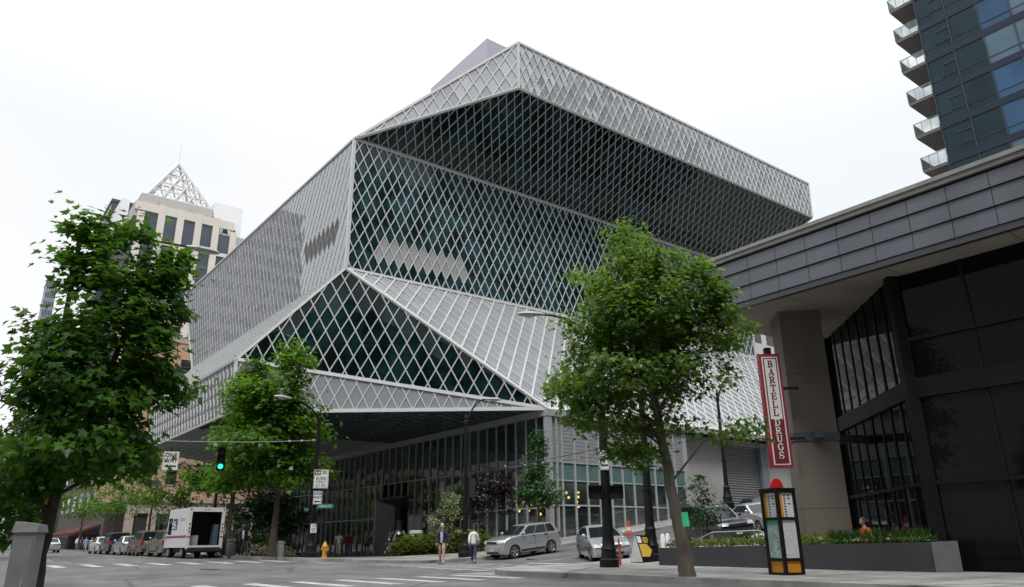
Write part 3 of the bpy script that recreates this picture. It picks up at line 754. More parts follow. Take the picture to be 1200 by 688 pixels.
GREYW = mat('grey_office_wall', (.17, .17, .18), .8, var=.06, scale=.1)
block('far_tower', 'thin grey tower far away in the gap behind the largest tree', 21.4, 25, 330, 340, 101, mat('bluish_far_wall', (.20, .22, .26), .8), BGL, 5, 28)
block('far_office', 'grey office block far down the avenue behind the shops', 20, 60, 250, 300, 58, GREYW, BGL, 12, 16)
block('dark_office', 'dark glass office block standing behind the cream tower', 23.5, 36, 200, 220, 86, mat('charcoal_wall', (.05, .055, .06), .5), BGL, 7, 20)
block('pink_office', 'pinkish stone building seen beyond the hill end of the library', 89, 112, 60, 84, 42, mat('pinkish_stone', (.55, .50, .51), .8, var=.04), DGL, 7, 11, 'SW')
# avenue neighbours and dark towers added behind the viewer: what the glass mirrors
block('avenue_office', 'grey office block across the avenue, mirrored in the library glass', -32.4, -8, 200, 300, 95, mat('mid_grey_wall', (.26, .26, .27), .8, var=.05), BGL, 12, 20, 'ES', seen=False)
block('unseen_west_tower', 'unseen dark tower added behind the viewer to darken the black shop glass', -60, -16, -42, 16, 40, mat('dark_mirrored_wall', (.04, .04, .042), .6), DGL, 12, 24, 'EN', seen=False)  # unseen, added so the black plate glass mirrors a dark wall, not sky
block('avenue_hotel', 'stone office block on the near side of the avenue, mirrored in lobby glass', -40, -7, 42, 124, 12, mat('buff_stone', (.6, .55, .5), .85), DGL, 10, 6, 'ES', seen=False)
block('avenue_block', 'brown brick block further up the avenue, mirrored in lobby glass', -42, -8, 128, 196, 28, mat('dull_brown_brick', (.32, .25, .2), .85), DGL, 10, 10, 'ES', seen=False)
block('unseen_south_tower', 'unseen dark tower added behind the viewer to darken the library glass', -10, 90, -80, -45, 82, mat('brown_dark_wall', (.09, .085, .08), .7), DGL, 26, 24, 'N', seen=False)  # unseen, added to keep bright sky out of the library's reflections
# ------------------------------------------------------------------ the dark building with the big canopy, right
CX, CY = 20.4, 15.6
cb = thing('corner_building', 'black glass corner building under a deep grey metal canopy on a concrete column', 'building', (CX, CY, 0))
def cp(mb, name, m, parent=None, smooth=False):
    mb.v = [(v[0] - CX, v[1] - CY, v[2]) for v in mb.v]; return mb.build(name, m, parent or cb, smooth)
FASC = mat('blue_grey_cladding', (.088, .094, .118), .42, var=.2, scale=.5, streak=(1, 1, .25), spec=.5)
SOFT = mat('concrete_soffit', (.31, .275, .24), .9, var=.22, scale=.35, bump=.1)
Z0, Z1 = 8.36, 10.36
# fascia: stacked lapped panels along the avenue and the cross street sides, each panel a shallow tilted sheet
rows = ((8.52, 9.03), (9.05, 9.56), (9.58, 10.02)); b = MB()
def lap(b, p0, p1, nrm, rows, seg):
    p0, p1 = Vector(p0), Vector(p1); L_ = (p1 - p0).length; n = int(round(L_ / seg)); t = (p1 - p0) / n; nv = Vector(nrm)
    for z0, z1 in rows:
        for k in range(n):
            a, c = p0 + t * k + t.normalized() * .008, p0 + t * (k + 1) - t.normalized() * .008
            o1, o0 = nv * (.07 + rnd.uniform(0, .004)), nv * .02
            q = [a + o1, c + o1, c + o0, a + o0]; 
            vs = [(v.x, v.y, z0) for v in q[:2]] + [(q[2].x, q[2].y, z1), (q[3].x, q[3].y, z1)]
            vs += [(a.x, a.y, z0), (c.x, c.y, z0)]
            b.add(vs, [(0, 1, 2, 3), (4, 5, 1, 0)])
            b.add([tuple(Vector(vs[0])), tuple(Vector(vs[3])), (a.x, a.y, z1), (a.x, a.y, z0)], [(0, 1, 2, 3)])
lap(b, (CX, 15.6, 0), (CX, -14, 0), (-1, 0, 0), rows, 1.04); lap(b, (CX, 15.6, 0), (60, 15.6, 0), (0, 1, 0), rows, 1.04)
b.mm(CX - .02, CX + .2, -14, 15.6, 8.40, 8.51); b.mm(CX - .0, 60, 15.4, 15.62, 8.40, 8.51)
cp(b, 'fascia_panels', FASC)
b = MB(); b.mm(CX + .02, CX + .5, -14, 15.55, 8.42, 10.1); b.mm(CX + .5, 60, 15.1, 15.56, 8.42, 10.1); cp(b, 'fascia_backing', BLACK)
b = MB(); b.mm(CX - .16, CX + .6, -14, 15.76, 10.24, 10.36); b.mm(CX - .1, CX + .5, -14, 15.7, 10.1, 10.24); b.mm(CX + .6, 60, 15.1, 15.76, 10.24, 10.36); b.mm(CX + .5, 60, 15.1, 15.7, 10.1, 10.24)
for k in range(13):
    y = 15 - k * 2.1; b.mm(CX - .17, CX + .61, y - .012, y + .012, 10.235, 10.364)
cp(b, 'roof_coping', mat('coping_metal', (.26, .255, .25), .5))
b = MB(); b.mm(CX - .05, 60, -14, 15.62, Z0 - .002, Z0 + .05)
cp(b, 'soffit', SOFT)
b = MB(); b.mm(CX - .07, CX + .12, -14, 15.65, Z0 - .05, Z0 + .045); cp(b, 'drip_edge', mat('dark_drip', (.05, .05, .055), .5))
b = MB()
for y in (12.4, 9.2, 6.0, 2.8): b.mm(CX + .14, 60, y - .012, y + .012, Z0 - .006, Z0 - .003)
cp(b, 'soffit_joint', mat('soffit_joint_dark', (.12, .11, .1), .9))
b = MB(); b.mm(CX + .3, 60, -14, 15.3, Z0 + .06, 10.2); cp(b, 'roof', DARK)
# column (square, turned 45 degrees)
b = MB(); cx, cy = 22.78, 13.5
b.box((cx, cy, 4.1), (1.28, 1.35, 8.5), rad(45))
co = cp(b, 'column', mat('brown_concrete', (.16, .138, .12), .85, var=.12, scale=.9, bump=.25, streak=(1, 1, .25)))
b = MB(); b.box((cx, cy, 4.12), (1.36, 1.43, .26), rad(45)); b.bar((23.2, 13.1, 4.12), (25.6, 12.2, 4.12), .22, .26)
b.box((22.3, 12.95, 4.15), (.3, .3, .2), rad(45)); cp(b, 'column_collar', mat('collar_grey', (.07, .075, .08), .5), co)
b = MB()
for z in (1.9, 6.2): b.box((cx, cy, z), (1.286, 1.356, .025), rad(45))
cp(b, 'column_joint', mat('joint_dark', (.09, .08, .07), .9), co)
# glass walls: one along the avenue, one diagonal
PLATE = mat('black_plate_glass', (.006, .007, .008), .03, var=.3, scale=.2, spec=.07)
FRM = mat('black_window_frame', (.008, .0085, .01), .5, spec=.15, var=.2)
def gwall(p, q, n, z0, z1, trans, mw, base_lo, base_hi):
    p, q = Vector((*p, 0)), Vector((*q, 0)); t = (q - p); nn = Vector((t.y, -t.x, 0)).normalized()
    if nn.dot(Vector((-1, -1, 0))) < 0: nn = -nn
    g = MB(); f = MB()
    for k in range(n):
        a, c = p.lerp(q, k / n), p.lerp(q, (k + 1) / n)
        zz = [z0] + [x for x in trans] + [z1]
        for i in range(len(zz) - 1):
            j = [nn * rnd.gauss(0, .003) for _ in range(4)]
            v = [Vector((a.x, a.y, zz[i])) + j[0], Vector((c.x, c.y, zz[i])) + j[1], Vector((c.x, c.y, zz[i + 1])) + j[1], Vector((a.x, a.y, zz[i + 1])) + j[0]]
            if (v[1] - v[0]).cross(v[2] - v[0]).dot(nn) < 0: v.reverse()
            g.poly(v)
    for k in range(n + 1):
        a = p.lerp(q, k / n); f.bar((a.x, a.y, z0), (a.x, a.y, z1), mw, .06, nn)
    for z in trans: f.bar(Vector((p.x, p.y, z)) + nn * .003, Vector((q.x, q.y, z)) + nn * .003, .09, .15, Vector((0, 0, 1))) if False else f.bar((p + nn * .004) + Vector((0, 0, z)), (q + nn * .004) + Vector((0, 0, z)), .1, .17, nn)
    f.bar((p + nn * .006) + Vector((0, 0, base_lo)), (q + nn * .006) + Vector((0, 0, base_lo)), base_hi, .2, nn)
    cp(g, 'plate_glass', PLATE); cp(f, 'window_frame', FRM)
PA, PB, PC = (21.66, 9.6), (26.6, 14.55), (21.62, -14)
gwall(PA, PB, 8, .6, Z0 - .01, (2.4,), .1, 5.0, .5)
gwall(PC, PA, 12, .15, Z0 - .01, (2.4, 6.4), .09, 5.0, .55)
b = MB(); b.bar((21.6, 9.55, .2), (21.6, 9.55, Z0), .3, .3, (1, 1, 0)); b.bar((26.7, 14.6, .2), (26.7, 14.6, Z0), .35, .5, (1, 1, 0))
b.bar((26.8, 14.6, .2), (40, 14.6, .2), .01, .01)
b.mm(26.7, 60, 14.5, 14.7, 0, Z0); cp(b, 'corner_post', FRM)
b = MB(); b.poly([(22.6, -14, .2), (22.6, 9.2, .2), (27.5, 14.1, .2), (60, 14.1, .2), (60, -14, .2)]); cp(b, 'shop_floor', DARK)
# sign
sg = thing('shop_sign', 'tall red vertical shop sign with white letters beside the concrete column', 'sign', (20.95, 13.55, 3.1), rad(-42))
RED = mat('sign_red', (.25, .01, .026), .4, var=.06); CREAM = mat('sign_white', (.62, .62, .6), .5, var=.05); MAR = mat('sign_maroon', (.14, .012, .02), .4)
sw, shh = .66, 3.62
b = MB(); b.mm(-sw / 2, sw / 2, -.14, .14, 0, shh); b.build('sign_box', RED, sg)
b = MB(); b.mm(-sw / 2 + .075, sw / 2 - .075, -.152, -.141, .08, shh - .1); b.build('sign_border', CREAM, sg)
b = MB(); b.mm(-sw / 2 + .115, sw / 2 - .115, -.16, -.153, .12, shh - .14); b.build('sign_panel', MAR, sg)
b = MB(); b.mm(-sw / 2 + .15, sw / 2 - .15, -.167, -.161, 1.5, shh - .18); b.build('letter_panel', CREAM, sg)
# slab-serif lettering built from strokes, one mesh per letter
def serif(ch):
    h, s = 1.0, .19
    st = []      # strokes: (x0,z0,x1,z1,w)
    def v(x): st.append((x, 0, x, 1, s)); 
    def sf(x, z, w=.36): st.append((x - w / 2, z, x + w / 2, z, .1))
    arcs = []
    if ch == 'B':
        v(.2); sf(.16, .05, .3); sf(.16, .95, .3); arcs = [(.42, .745, .24, .205, -90, 90), (.42, .265, .3, .215, -90, 90)]
        st += [(.2, .95, .45, .95, .11), (.2, .5, .45, .5, .11), (.2, .05, .45, .05, .11)]
    elif ch == 'A':
        st += [(.16, .05, .42, .97, .11), (.45, .97, .68, .05, .2), (.26, .34, .6, .34, .1)]; sf(.14, .05, .34); sf(.68, .05, .36)
    elif ch == 'R':
        v(.2); sf(.2, .05); sf(.16, .95, .3); arcs = [(.42, .72, .28, .23, -90, 90)]; st += [(.2, .95, .45, .95, .11), (.2, .48, .45, .48, .11), (.42, .46, .7, .06, .18)]; sf(.74, .05, .22)
    elif ch == 'T':
        v(.43); sf(.43, .05, .42); st += [(.05, .94, .81, .94, .12), (.07, .94, .07, .68, .1), (.79, .94, .79, .68, .1)]
    elif ch == 'E':
        v(.2); st += [(.04, .05, .74, .05, .11), (.04, .95, .72, .95, .11), (.2, .51, .55, .51, .1), (.74, .05, .74, .3, .1), (.71, .95, .71, .72, .1), (.56, .4, .56, .63, .09)]
    elif ch == 'L':
        v(.2); sf(.2, .95); st += [(.04, .05, .74, .05, .11), (.74, .05, .74, .34, .1)]
    elif ch == 'D':
        v(.2); sf(.16, .05, .3); sf(.16, .95, .3); st += [(.2, .95, .4, .95, .11), (.2, .05, .4, .05, .11)]; arcs = [(.38, .5, .34, .45, -90, 90)]
    elif ch == 'U':
        st += [(.2, .3, .2, 1, s), (.7, .3, .7, 1, .12)]; sf(.2, .95); sf(.7, .95, .28); arcs = [(.45, .33, .25, .28, 180, 360)]
    elif ch == 'G':
        arcs = [(.46, .5, .33, .44, 45, 325)]; st += [(.72, .08, .72, .46, .16), (.55, .46, .82, .46, .1), (.72, .95, .72, .7, .1)]
    elif ch == 'S':
        arcs = [(.44, .73, .26, .22, 30, 270), (.44, .275, .28, .225, -90, 150)]; st += [(.7, .95, .7, .72, .1), (.16, .05, .16, .3, .1)]
    return st, arcs
def letter(ch, zc, hgt, m):
    st, arcs = serif(ch); b = MB(); k = hgt; off = -.17
    P3 = lambda x, z: ((x - .43) * k * 1.0, off - rnd.random() * .002, zc + (z - .5) * k)
    for x0, z0, x1, z1, w in st: b.bar(P3(x0, z0), P3(x1, z1), w * k, .012, (0, 1, 0))
    for ax, az, rx, rz_, a0, a1 in arcs:
        pts = [(ax + rx * math.cos(rad(a0 + (a1 - a0) * i / 10)), az + rz_ * math.sin(rad(a0 + (a1 - a0) * i / 10))) for i in range(11)]
        for i in range(10): b.bar(P3(*pts[i]), P3(*pts[i + 1]), .16 * k, .012 + .0005 * i, (0, 1, 0))
    b.build('letter', m, sg)
z = shh - .34
for ch in 'BARTELL': letter(ch, z, .215, MAR); z -= .262
z -= .05
for ch in 'DRUGS': letter(ch, z, .22, CREAM); z -= .255
b = MB()
for z in (.9, 2.5): b.mm(sw / 2, sw / 2 + .5, -.04, .04, z - .04, z + .04)
b.mm(-.1, .1, -.1, .1, shh, shh + .22)
b.build('sign_bracket', BLACK, sg)
# planter in front
pl = thing('stone_planter', 'long low charcoal planter wall with a skylit-coloured end on the corner sidewalk', 'planter', (20.8, 14, .15))
b = MB()
y0, y1 = 9.4 - 14, 18.75 - 14
b.add([(0, y0, -.1), (1.5, y0 + .0, -.1), (1.5, y1, -.1), (0, y1, -.1), (0, y0, .74), (1.5, y0, .74), (1.5, y1, .61), (0, y1, .61)], [(3, 2, 1, 0), (0, 1, 5, 4), (1, 2, 6, 5), (2, 3, 7, 6), (3, 0, 4, 7), (4, 5, 6, 7)])
b.build('planter_wall', mat('charcoal_stone', (.035, .037, .042), .5, var=.12, scale=1.5), pl)
b = MB(); b.add([(-.06, y0 - .02, -.1), (.35, y0 - .5, -.1), (.35, y0 - .02, -.1), (-.06, y0 - .02, .735), (.35, y0 - .5, .76), (.35, y0 - .02, .745)], [(2, 1, 0), (3, 4, 5), (0, 1, 4, 3), (1, 2, 5, 4), (2, 0, 3, 5)])
b.build('end_block', mat('skylit_stone', (.12, .12, .128), .7, var=.1, scale=4), pl)  # lighter than the planter wall: sky light on the end painted into the stone
b = MB(); b.add([(.04, y0 + .04, .745), (1.44, y0 + .04, .745), (1.44, y1 - .04, .617), (.04, y1 - .04, .617)], [(0, 1, 2, 3)])
b.build('planter_soil', mat('dark_soil', (.03, .022, .016), .95), pl)
# handrails behind the planter
hr = thing('handrail', 'thin steel handrail running down behind the planter beside the concrete column', 'railing', (21.9, 16.6, .3))
b = MB(); b.tube([(0, 1.7, .55), (0, .6, .95), (.1, -1.2, .98), (.2, -2.6, .55)], .024, 8); b.tube([(0, .6, -.1), (0, .6, .95)], .02, 6); b.tube([(.1, -1.2, -.1), (.1, -1.2, .97)], .02, 6); b.build('rail', STEEL, hr, True)
# --- glass apartment tower behind, upper right
ap_ = thing('apartment_tower', 'teal glass apartment tower with stacked concrete balconies rising above the canopy', 'building', (58, 19.6, 0))
TG = mat('tower_teal_glass', (.010, .034, .044), .05, var=.5, scale=.25, spec=.28); TB = mat('tower_spandrel', (.012, .02, .045), .4, spec=.3)
TGB = mat('tower_blue_glass', (.03, .09, .19), .04, var=.35, scale=.3, spec=.4)
TG2 = mat('tower_dark_glass', (.006, .02, .024), .05, var=.6, scale=.4, spec=.3); TGB2 = mat('tower_pale_blind_glass', (.09, .15, .2), .08, var=.25, scale=.6, spec=.4)
b = MB(); b.mm(.1, 30, -22, 0, 4, 62); b.build('core', mat('tower_core', (.03, .04, .04), .6), ap_)
FH = 3.06
b = MB(); f = MB(); s2 = MB(); g2 = MB()
for k in range(5, 15):
    z = 28.25 + (k - 9) * FH + .35
    s2.mm(-.06, 30, -22, .06, z - .28, z + .28)
    for i in range(9):
        y = -i * 2.1; gm = b if i < 2 else g2
        j = rnd.gauss(0, .008)
        w1 = MB(); w1.poly([(j, y, z + .28), (j, y, z + FH - .28), (-j, y - 2.1, z + FH - .28), (-j, y - 2.1, z + .28)]); w1.build('window', (TG if rnd.random() < .7 else TG2) if i < 2 else rnd.choice((TGB, TGB, TGB2, TG2)), ap_)
        f.mm(-.07, .03, y - .04, y + .04, z + .28, z + FH - .28)
    f.mm(-.04, .03, -18, 0, z + .85, z + .89)
    f.mm(-.06, .04, -2.1, -1.0, z + 2.0, z + 2.08); f.mm(-.06, .04, -1.05, -1.0, z + 1.0, z + 2.04); f.mm(-.06, .04, -2.1, -1.0, z + 1.0, z + 1.06)
    b.poly([(0, .0, z + .28), (30, .0, z + .28), (30, .0, z + FH - .28), (0, .0, z + FH - .28)][::-1])
b.build('side_glazing', TG, ap_); s2.build('floor_band', TB, ap_); f.build('window_frame', mat('tower_frame', (.03, .035, .05), .4), ap_)
RG = glass_clear('balcony_glass', (.86, .92, .92), 1.5)
for k in range(5, 15):
    z = 28.25 + (k - 9) * FH + .35
    m = MB(); m.add([(0, .06, z - .2), (0, 1.95, z - .2), (3.4, 1.95, z - .2), (3.4, .06, z - .2), (-.05, .06, z + .05), (-.05, 2.0, z + .05), (3.4, 2.0, z + .05), (3.4, .06, z + .05)], [(0, 1, 2, 3), (7, 6, 5, 4), (0, 4, 5, 1), (1, 5, 6, 2), (2, 6, 7, 3), (3, 7, 4, 0)])
    bo = m.build('balcony', mat('balcony_concrete', (.2, .19, .18), .8, var=.1), ap_)
    m = MB(); m.mm(-.03, -.015, .1, 1.97, z + .1, z + 1.05); m.mm(-.02, 3.3, 1.97, 1.985, z + .1, z + 1.05); m.build('balcony_glass', RG, bo)
    m = MB()
    for y in (.1, .7, 1.35, 1.97): m.mm(-.05, -.01, y - .02, y + .02, z + .05, z + 1.1)
    for x in (1.1, 2.2, 3.3): m.mm(x - .02, x + .02, 1.95, 1.99, z + .05, z + 1.1)
    m.mm(-.06, 0, .08, 2.0, z + 1.08, z + 1.12); m.mm(-.05, 3.3, 1.95, 2.01, z + 1.085, z + 1.125); m.build('balcony_rail', mat('rail_grey', (.3, .31, .33), .4), bo)
# ------------------------------------------------------------------ vegetation
MAPLE = [(0, -.02), (.10, .10), (.42, .02), (.34, .22), (.62, .46), (.30, .44), (.22, .56), (0, 1.0)]
MAPLE = MAPLE + [(-x, y) for x, y in MAPLE[-2:0:-1]]
MAPLE5 = [(0, 0), (.38, .1), (.5, .52), (.2, .5), (0, 1.0), (-.2, .5), (-.5, .52), (-.38, .1)]
OVAL = [(0, 0), (.3, .45), (0, 1.0), (-.3, .45)]
BLADE = [(-.04, 0), (.04, 0), (.03, .6), (0, 1.0), (-.03, .6)]
def leaf_mesh(name, pos, nrm, tip, size, shape, m, parent, fold=.12):
    """pos,nrm,tip (N,3) arrays; every leaf is its own small face"""
    k = len(shape); n = len(pos)
    sh = np.array(shape, float)
    nrm = nrm / np.linalg.norm(nrm, axis=1, keepdims=True)
    tip = tip - nrm * (tip * nrm).sum(1, keepdims=True); tip /= np.linalg.norm(tip, axis=1, keepdims=True) + 1e-9
    side = np.cross(tip, nrm)
    V = pos[:, None, :] + size[:, None, None] * (side[:, None, :] * sh[None, :, 0, None] + tip[:, None, :] * (sh[None, :, 1, None]) + nrm[:, None, :] * (np.abs(sh[None, :, 0, None]) * fold - .12 * sh[None, :, 1, None] ** 2))
    V = V.reshape(-1, 3)
    me = bpy.data.meshes.new(name)
    me.vertices.add(n * k); me.vertices.foreach_set('co', V.astype(np.float32).ravel())
    me.loops.add(n * k); me.loops.foreach_set('vertex_index', np.arange(n * k, dtype=np.int32))
    me.polygons.add(n); me.polygons.foreach_set('loop_start', np.arange(0, n * k, k, dtype=np.int32))
    me.update(calc_edges=True); me.validate()
    me.materials.append(m)
    o = bpy.data.objects.new(name, me); COL.objects.link(o); o.parent = parent
    return o
BARK = mat('tree_bark', (.055, .045, .036), .95, var=.35, scale=5, bump=.6, streak=(1, 1, .3))
BARKL = mat('grey_bark', (.10, .085, .07), .95, var=.3, scale=6, bump=.6, streak=(1, 1, .3))
LF_NEAR = leaf_mat('maple_leaf_dark', (.018, .062, .008), (.09, .21, .018), .5, .02)
LF_PLANE = leaf_mat('plane_leaf', (.035, .09, .012), (.16, .27, .035), .5, .03)
LF_MID = leaf_mat('street_tree_leaf', (.03, .09, .008), (.13, .26, .02), .5, .02)
LF_SMALL = leaf_mat('small_tree_leaf', (.025, .07, .02), (.07, .16, .035), .35, .04)
LF_RED = leaf_mat('plum_leaf', (.012, .008, .010), (.04, .018, .02), .2, .05)
LF_CREAM = leaf_mat('cream_blossom', (.10, .15, .05), (.42, .42, .24), .25, .03)
LF_FERN = leaf_mat('fern_frond', (.05, .09, .012), (.17, .22, .03), .35, .03)
LF_GRASS = leaf_mat('grass_blade_leaf', (.025, .07, .012), (.09, .18, .03), .3, .03)
LF_PALE = leaf_mat('pale_tree_leaf', (.02, .06, .014), (.06, .14, .035), .3, .04)
def tree(name, label, base, blobs, trunk, tr, leaf, nleaf, lsize, lm, seed, bark=None, clump=.38, per=70, limbs=None, group=None, shape=MAPLE5, cat='tree', droop=.5, sparse=None):
    """blobs: (lat, dep, z, r_lat, r_dep, r_z [, weight]) with lat to the viewer's right; z above the base"""
    R = np.random.RandomState(seed); x0, y0 = base[0], base[1]; z0 = base[2] if len(base) > 2 else H(x0, y0) + .12
    t = thing(name, label, cat, (x0, y0, z0), 0, group)
    d = math.hypot(x0, y0); rt = np.array([y0 / d, -x0 / d, 0]); dp = np.array([x0 / d, y0 / d, 0])
    wt = np.array([(b[3] * b[4] * b[5]) ** .85 * (b[6] if len(b) > 6 else 1) for b in blobs]); wt /= wt.sum()
    nc = max(6, int(nleaf / per)); cl = []
    for _ in range(nc):
        b = blobs[R.choice(len(blobs), p=wt)]
        v = R.normal(size=3); v /= np.linalg.norm(v); rr = R.uniform(.15, 1.0) ** .42 * (1 + .12 * R.normal())
        v *= rr
        cl.append(rt * (b[0] + v[0] * b[3]) + dp * (b[1] + v[1] * b[4]) + np.array([0, 0, b[2] + v[2] * b[5]]))
    cl = np.array(cl)
    # wood
    b = MB()
    tp_ = [np.array([0., 0, -.1])] + [rt * p[0] + np.array([0, 0, p[1]]) for p in trunk]
    n = len(tp_); rs = [tr * 1.35] + [tr * (1 - .75 * (i / (n - 1)) ** 1.2) for i in range(1, n)]
    # densify trunk
    pts, rad_ = [], []
    for i in range(n - 1):
        for k in range(4):
            s = k / 4; q = tp_[i] * (1 - s) + tp_[i + 1] * s; q = q + rt * R.normal() * tr * .06; pts.append(q); rad_.append(rs[i] * (1 - s) + rs[i + 1] * s)
    pts.append(tp_[-1]); rad_.append(rs[-1]); b.tube(pts, rad_, 10)
    P = np.array(pts)
    nl = min(len(cl), limbs or 46)
    idx = R.permutation(len(cl))[:nl]
    for i in idx:
        c = cl[i]
        # leave the trunk below the clump
        ht = c[2] - np.linalg.norm((c - P[np.argmin(abs(P[:, 2] - c[2]))])[:2]) * .55
        k = int(np.argmin(abs(P[:, 2] - max(ht, P[:, 2].max() * .28)))); s = P[k]; r0 = min(rad_[k] * R.uniform(.2, .38), .05 + tr * .12)
        m = s * .5 + c * .5 + np.array([0, 0, .10 * np.linalg.norm(c - s)]) * R.uniform(-.5, 1) + R.normal(size=3) * .06 * np.linalg.norm(c - s)
        b.tube([s, s * .6 + m * .4, m, m * .4 + c * .6, c], [r0, r0 * .75, r0 * .52, r0 * .34, r0 * .15], 5, cap=False)
    b.build('trunk', bark or BARK, t, True, 60)
    # leaves
    cs = clump * R.uniform(.6, 1.35, size=len(cl))
    ix = R.randint(0, len(cl), nleaf); off = R.normal(size=(nleaf, 3)) * np.array([.62, .62, .40])
    pos = cl[ix] + off * cs[ix][:, None]
    out = pos - np.array([0, 0, np.average(cl[:, 2]) * .9]); out = pos - (cl.mean(0) - np.array([0, 0, .3])); out /= np.linalg.norm(out, axis=1, keepdims=True) + 1e-6
    nr = np.array([0, 0, .9]) + out * .55 + R.normal(size=(nleaf, 3)) * .45
    tip = out * .6 + off * .6 + R.normal(size=(nleaf, 3)) * .5 + np.array([0, 0, -droop])
    sz = lsize * R.uniform(.45, 1.3, nleaf)
    leaf_mesh('crown', pos, nr, tip, sz, shape, lm, t)
    return t
tree('maple_tree', 'big dark green maple with star shaped leaves close to the viewer, leftmost tree', pol(50, 13),
     [(.5, 0, 3.75, .95, 1.3, 1.2), (.98, 0, 4.75, .38, .7, .65), (1.05, 0, 5.3, .24, .5, .4), (.58, 0, 5.85, .24, .4, .8), (-.15, 0, 5.4, .34, .5, .7, 1.5), (.2, 0, 5.0, .45, .6, .5), (-.3, 0, 3.3, .6, 1, .75, .8), (1.1, .1, 3.45, .42, .8, .45), (1.42, 0, 3.25, .26, .5, .2), (.4, 0, 2.3, .95, 1.2, .5), (.8, 0, 2.3, .42, .8, .5), (-.4, 0, 2.0, .6, .9, .55), (-.5, 0, 4.1, .25, .4, .15, .9), (-.6, 0, 1.3, .4, .5, .3)],
     [(0, .8), (.05, 1.6), (.25, 2.6), (.5, 3.6), (.75, 5.0)], .10, None, 14500, .135, LF_NEAR, 11, clump=.21, per=36, limbs=70, shape=MAPLE)
tree('plane_tree', 'full green street tree with a leaning trunk in front of the library corner', pol(803, 20),
     [(-1.1, 0, 9.0, .62, .8, .9), (-1.0, 0, 7.9, 1.25, 1.4, .8), (-.7, 0, 6.7, 2.0, 1.9, 1.9, .9), (.15, 0, 8.2, .6, .8, .5), (.85, 0, 7.6, .75, .9, .6), (1.35, 0, 7.3, .5, .7, .5), (-2.3, 0, 4.6, .9, 1, .5), (1.6, 0, 6.2, .6, .8, .5), (-.75, 0, 6.5, 1.9, 1.8, .75), (1.35, 0, 6.7, .6, .9, .6), (1.45, 0, 5.9, .5, .8, .45), (-2.45, 0, 5.7, .7, 1, .55), (-1.2, 0, 5.0, 2.1, 2.0, .65), (-3.05, 0, 4.95, .45, .8, .3), (.85, 0, 4.9, 1.0, 1.0, .45, .6), (-1.9, 0, 3.95, 1.25, 1.3, .4), (-.2, 0, 3.85, .9, 1, .35, .6), (-1.4, 0, 3.25, .85, .9, .35, 1.3), (-.7, 0, 3.0, .5, .7, .3), (1.8, 0, 3.55, 1.35, .9, .22, .6)],
     [(-.12, 1.2), (-.3, 2.6), (-.4, 3.8), (-.62, 5.2), (-.95, 7.0), (-1.1, 8.6)], .17, None, 28000, .135, LF_PLANE, 5, BARKL, clump=.3, per=40, limbs=110, shape=MAPLE5)
tree('street_tree', 'broad light green street tree behind the lamp post with the bus sign', pol(320, 45),
     [(.45, 0, 11.0, 1.0, 1.4, 1.6), (-.5, 0, 8.6, 1.9, 2.3, 1.5), (-1.5, 0, 5.9, 2.3, 2.4, 1.1), (1.6, 0, 5.0, 1.4, 1.4, .8), (.9, 0, 7.0, 1.5, 1.6, 1.1), (2.4, 0, 4.5, .8, 1, .45, .7), (-.3, 0, 4.3, 1.6, 1.4, .5), (-2.6, 0, 4.2, 1.2, 1.2, .5), (-2.2, 0, 8.6, 1.2, 1.4, 1.2)],
     [(0, 1.6), (.05, 3.4), (.15, 6), (.4, 9), (.7, 11)], .2, None, 14000, .26, LF_MID, 21, clump=.55, per=44, limbs=60)
tree('street_tree', 'green street tree growing right beside the back of the mail truck', pol(266, 53),
     [(.6, 0, 12.0, .8, 1, 1.1), (.5, 0, 10.2, 1.5, 2, 1.6), (.3, 0, 7.6, 1.7, 2.0, 1.6), (-.9, 0, 4.9, 1.9, 1.8, .8), (1.6, 0, 7.5, 1.6, 1.6, 1.5), (-2.2, 0, 4.3, .8, 1.2, .4, .7)],
     [(0, 1.6), (.05, 3.5), (.0, 6), (-.1, 9), (0, 12)], .2, None, 12000, .27, LF_MID, 33, clump=.55, per=44, limbs=60)
tree('small_tree', 'slim upright young tree at the glass corner behind the silver SUV', pol(632, 47),
     [(0, 0, 5.6, .55, .6, 1.0), (0, 0, 4.3, .95, .9, .9), (-.3, 0, 3.1, 1.2, 1.1, .8), (.6, 0, 2.9, .9, .9, .6), (0, 0, 6.3, .3, .3, .6)],
     [(0, 1.4), (0, 3), (0, 5), (0, 6.5)], .075, None, 4200, .17, LF_SMALL, 41, clump=.36, per=40, limbs=30)
tree('plum_tree', 'small dark red leaved tree in the bed by the lobby glass', pol(575, 49),
     [(0, 0, 3.6, 1.9, 1.4, .9), (.6, 0, 4.4, 1.0, .9, .6), (-1.0, 0, 3.0, 1.3, 1.0, .8), (1.2, 0, 2.6, .9, .8, .7)],
     [(0, .8), (.1, 1.8), (.1, 3)], .09, None, 3600, .15, LF_RED, 43, clump=.42, per=40, limbs=26)
tree('small_tree', 'small bushy green tree left of the dark red tree', pol(548, 50),
     [(0, 0, 2.9, 1.3, 1.2, 1.2), (.7, 0, 3.6, .9, .9, .8)], [(0, .8), (0, 2), (.1, 3)], .07, None, 2200, .16, LF_SMALL, 44, clump=.4, per=40, limbs=20)
tree('flowering_shrub', 'cream flowering shrub with tiered branches beside the tall black lamp post', pol(524, 47),
     [(0, 0, 3.3, .45, .5, .4), (.35, 0, 2.5, .9, .7, .3), (-.3, 0, 2.0, .9, .7, .3), (.4, 0, 1.4, 1.0, .8, .35), (0, 0, .8, .8, .7, .4), (.1, 0, 2.9, .6, .6, .3)],
     [(0, .7), (0, 1.6), (.1, 2.8)], .05, None, 2400, .13, LF_CREAM, 45, clump=.3, per=40, limbs=26, shape=OVAL, cat='shrub')
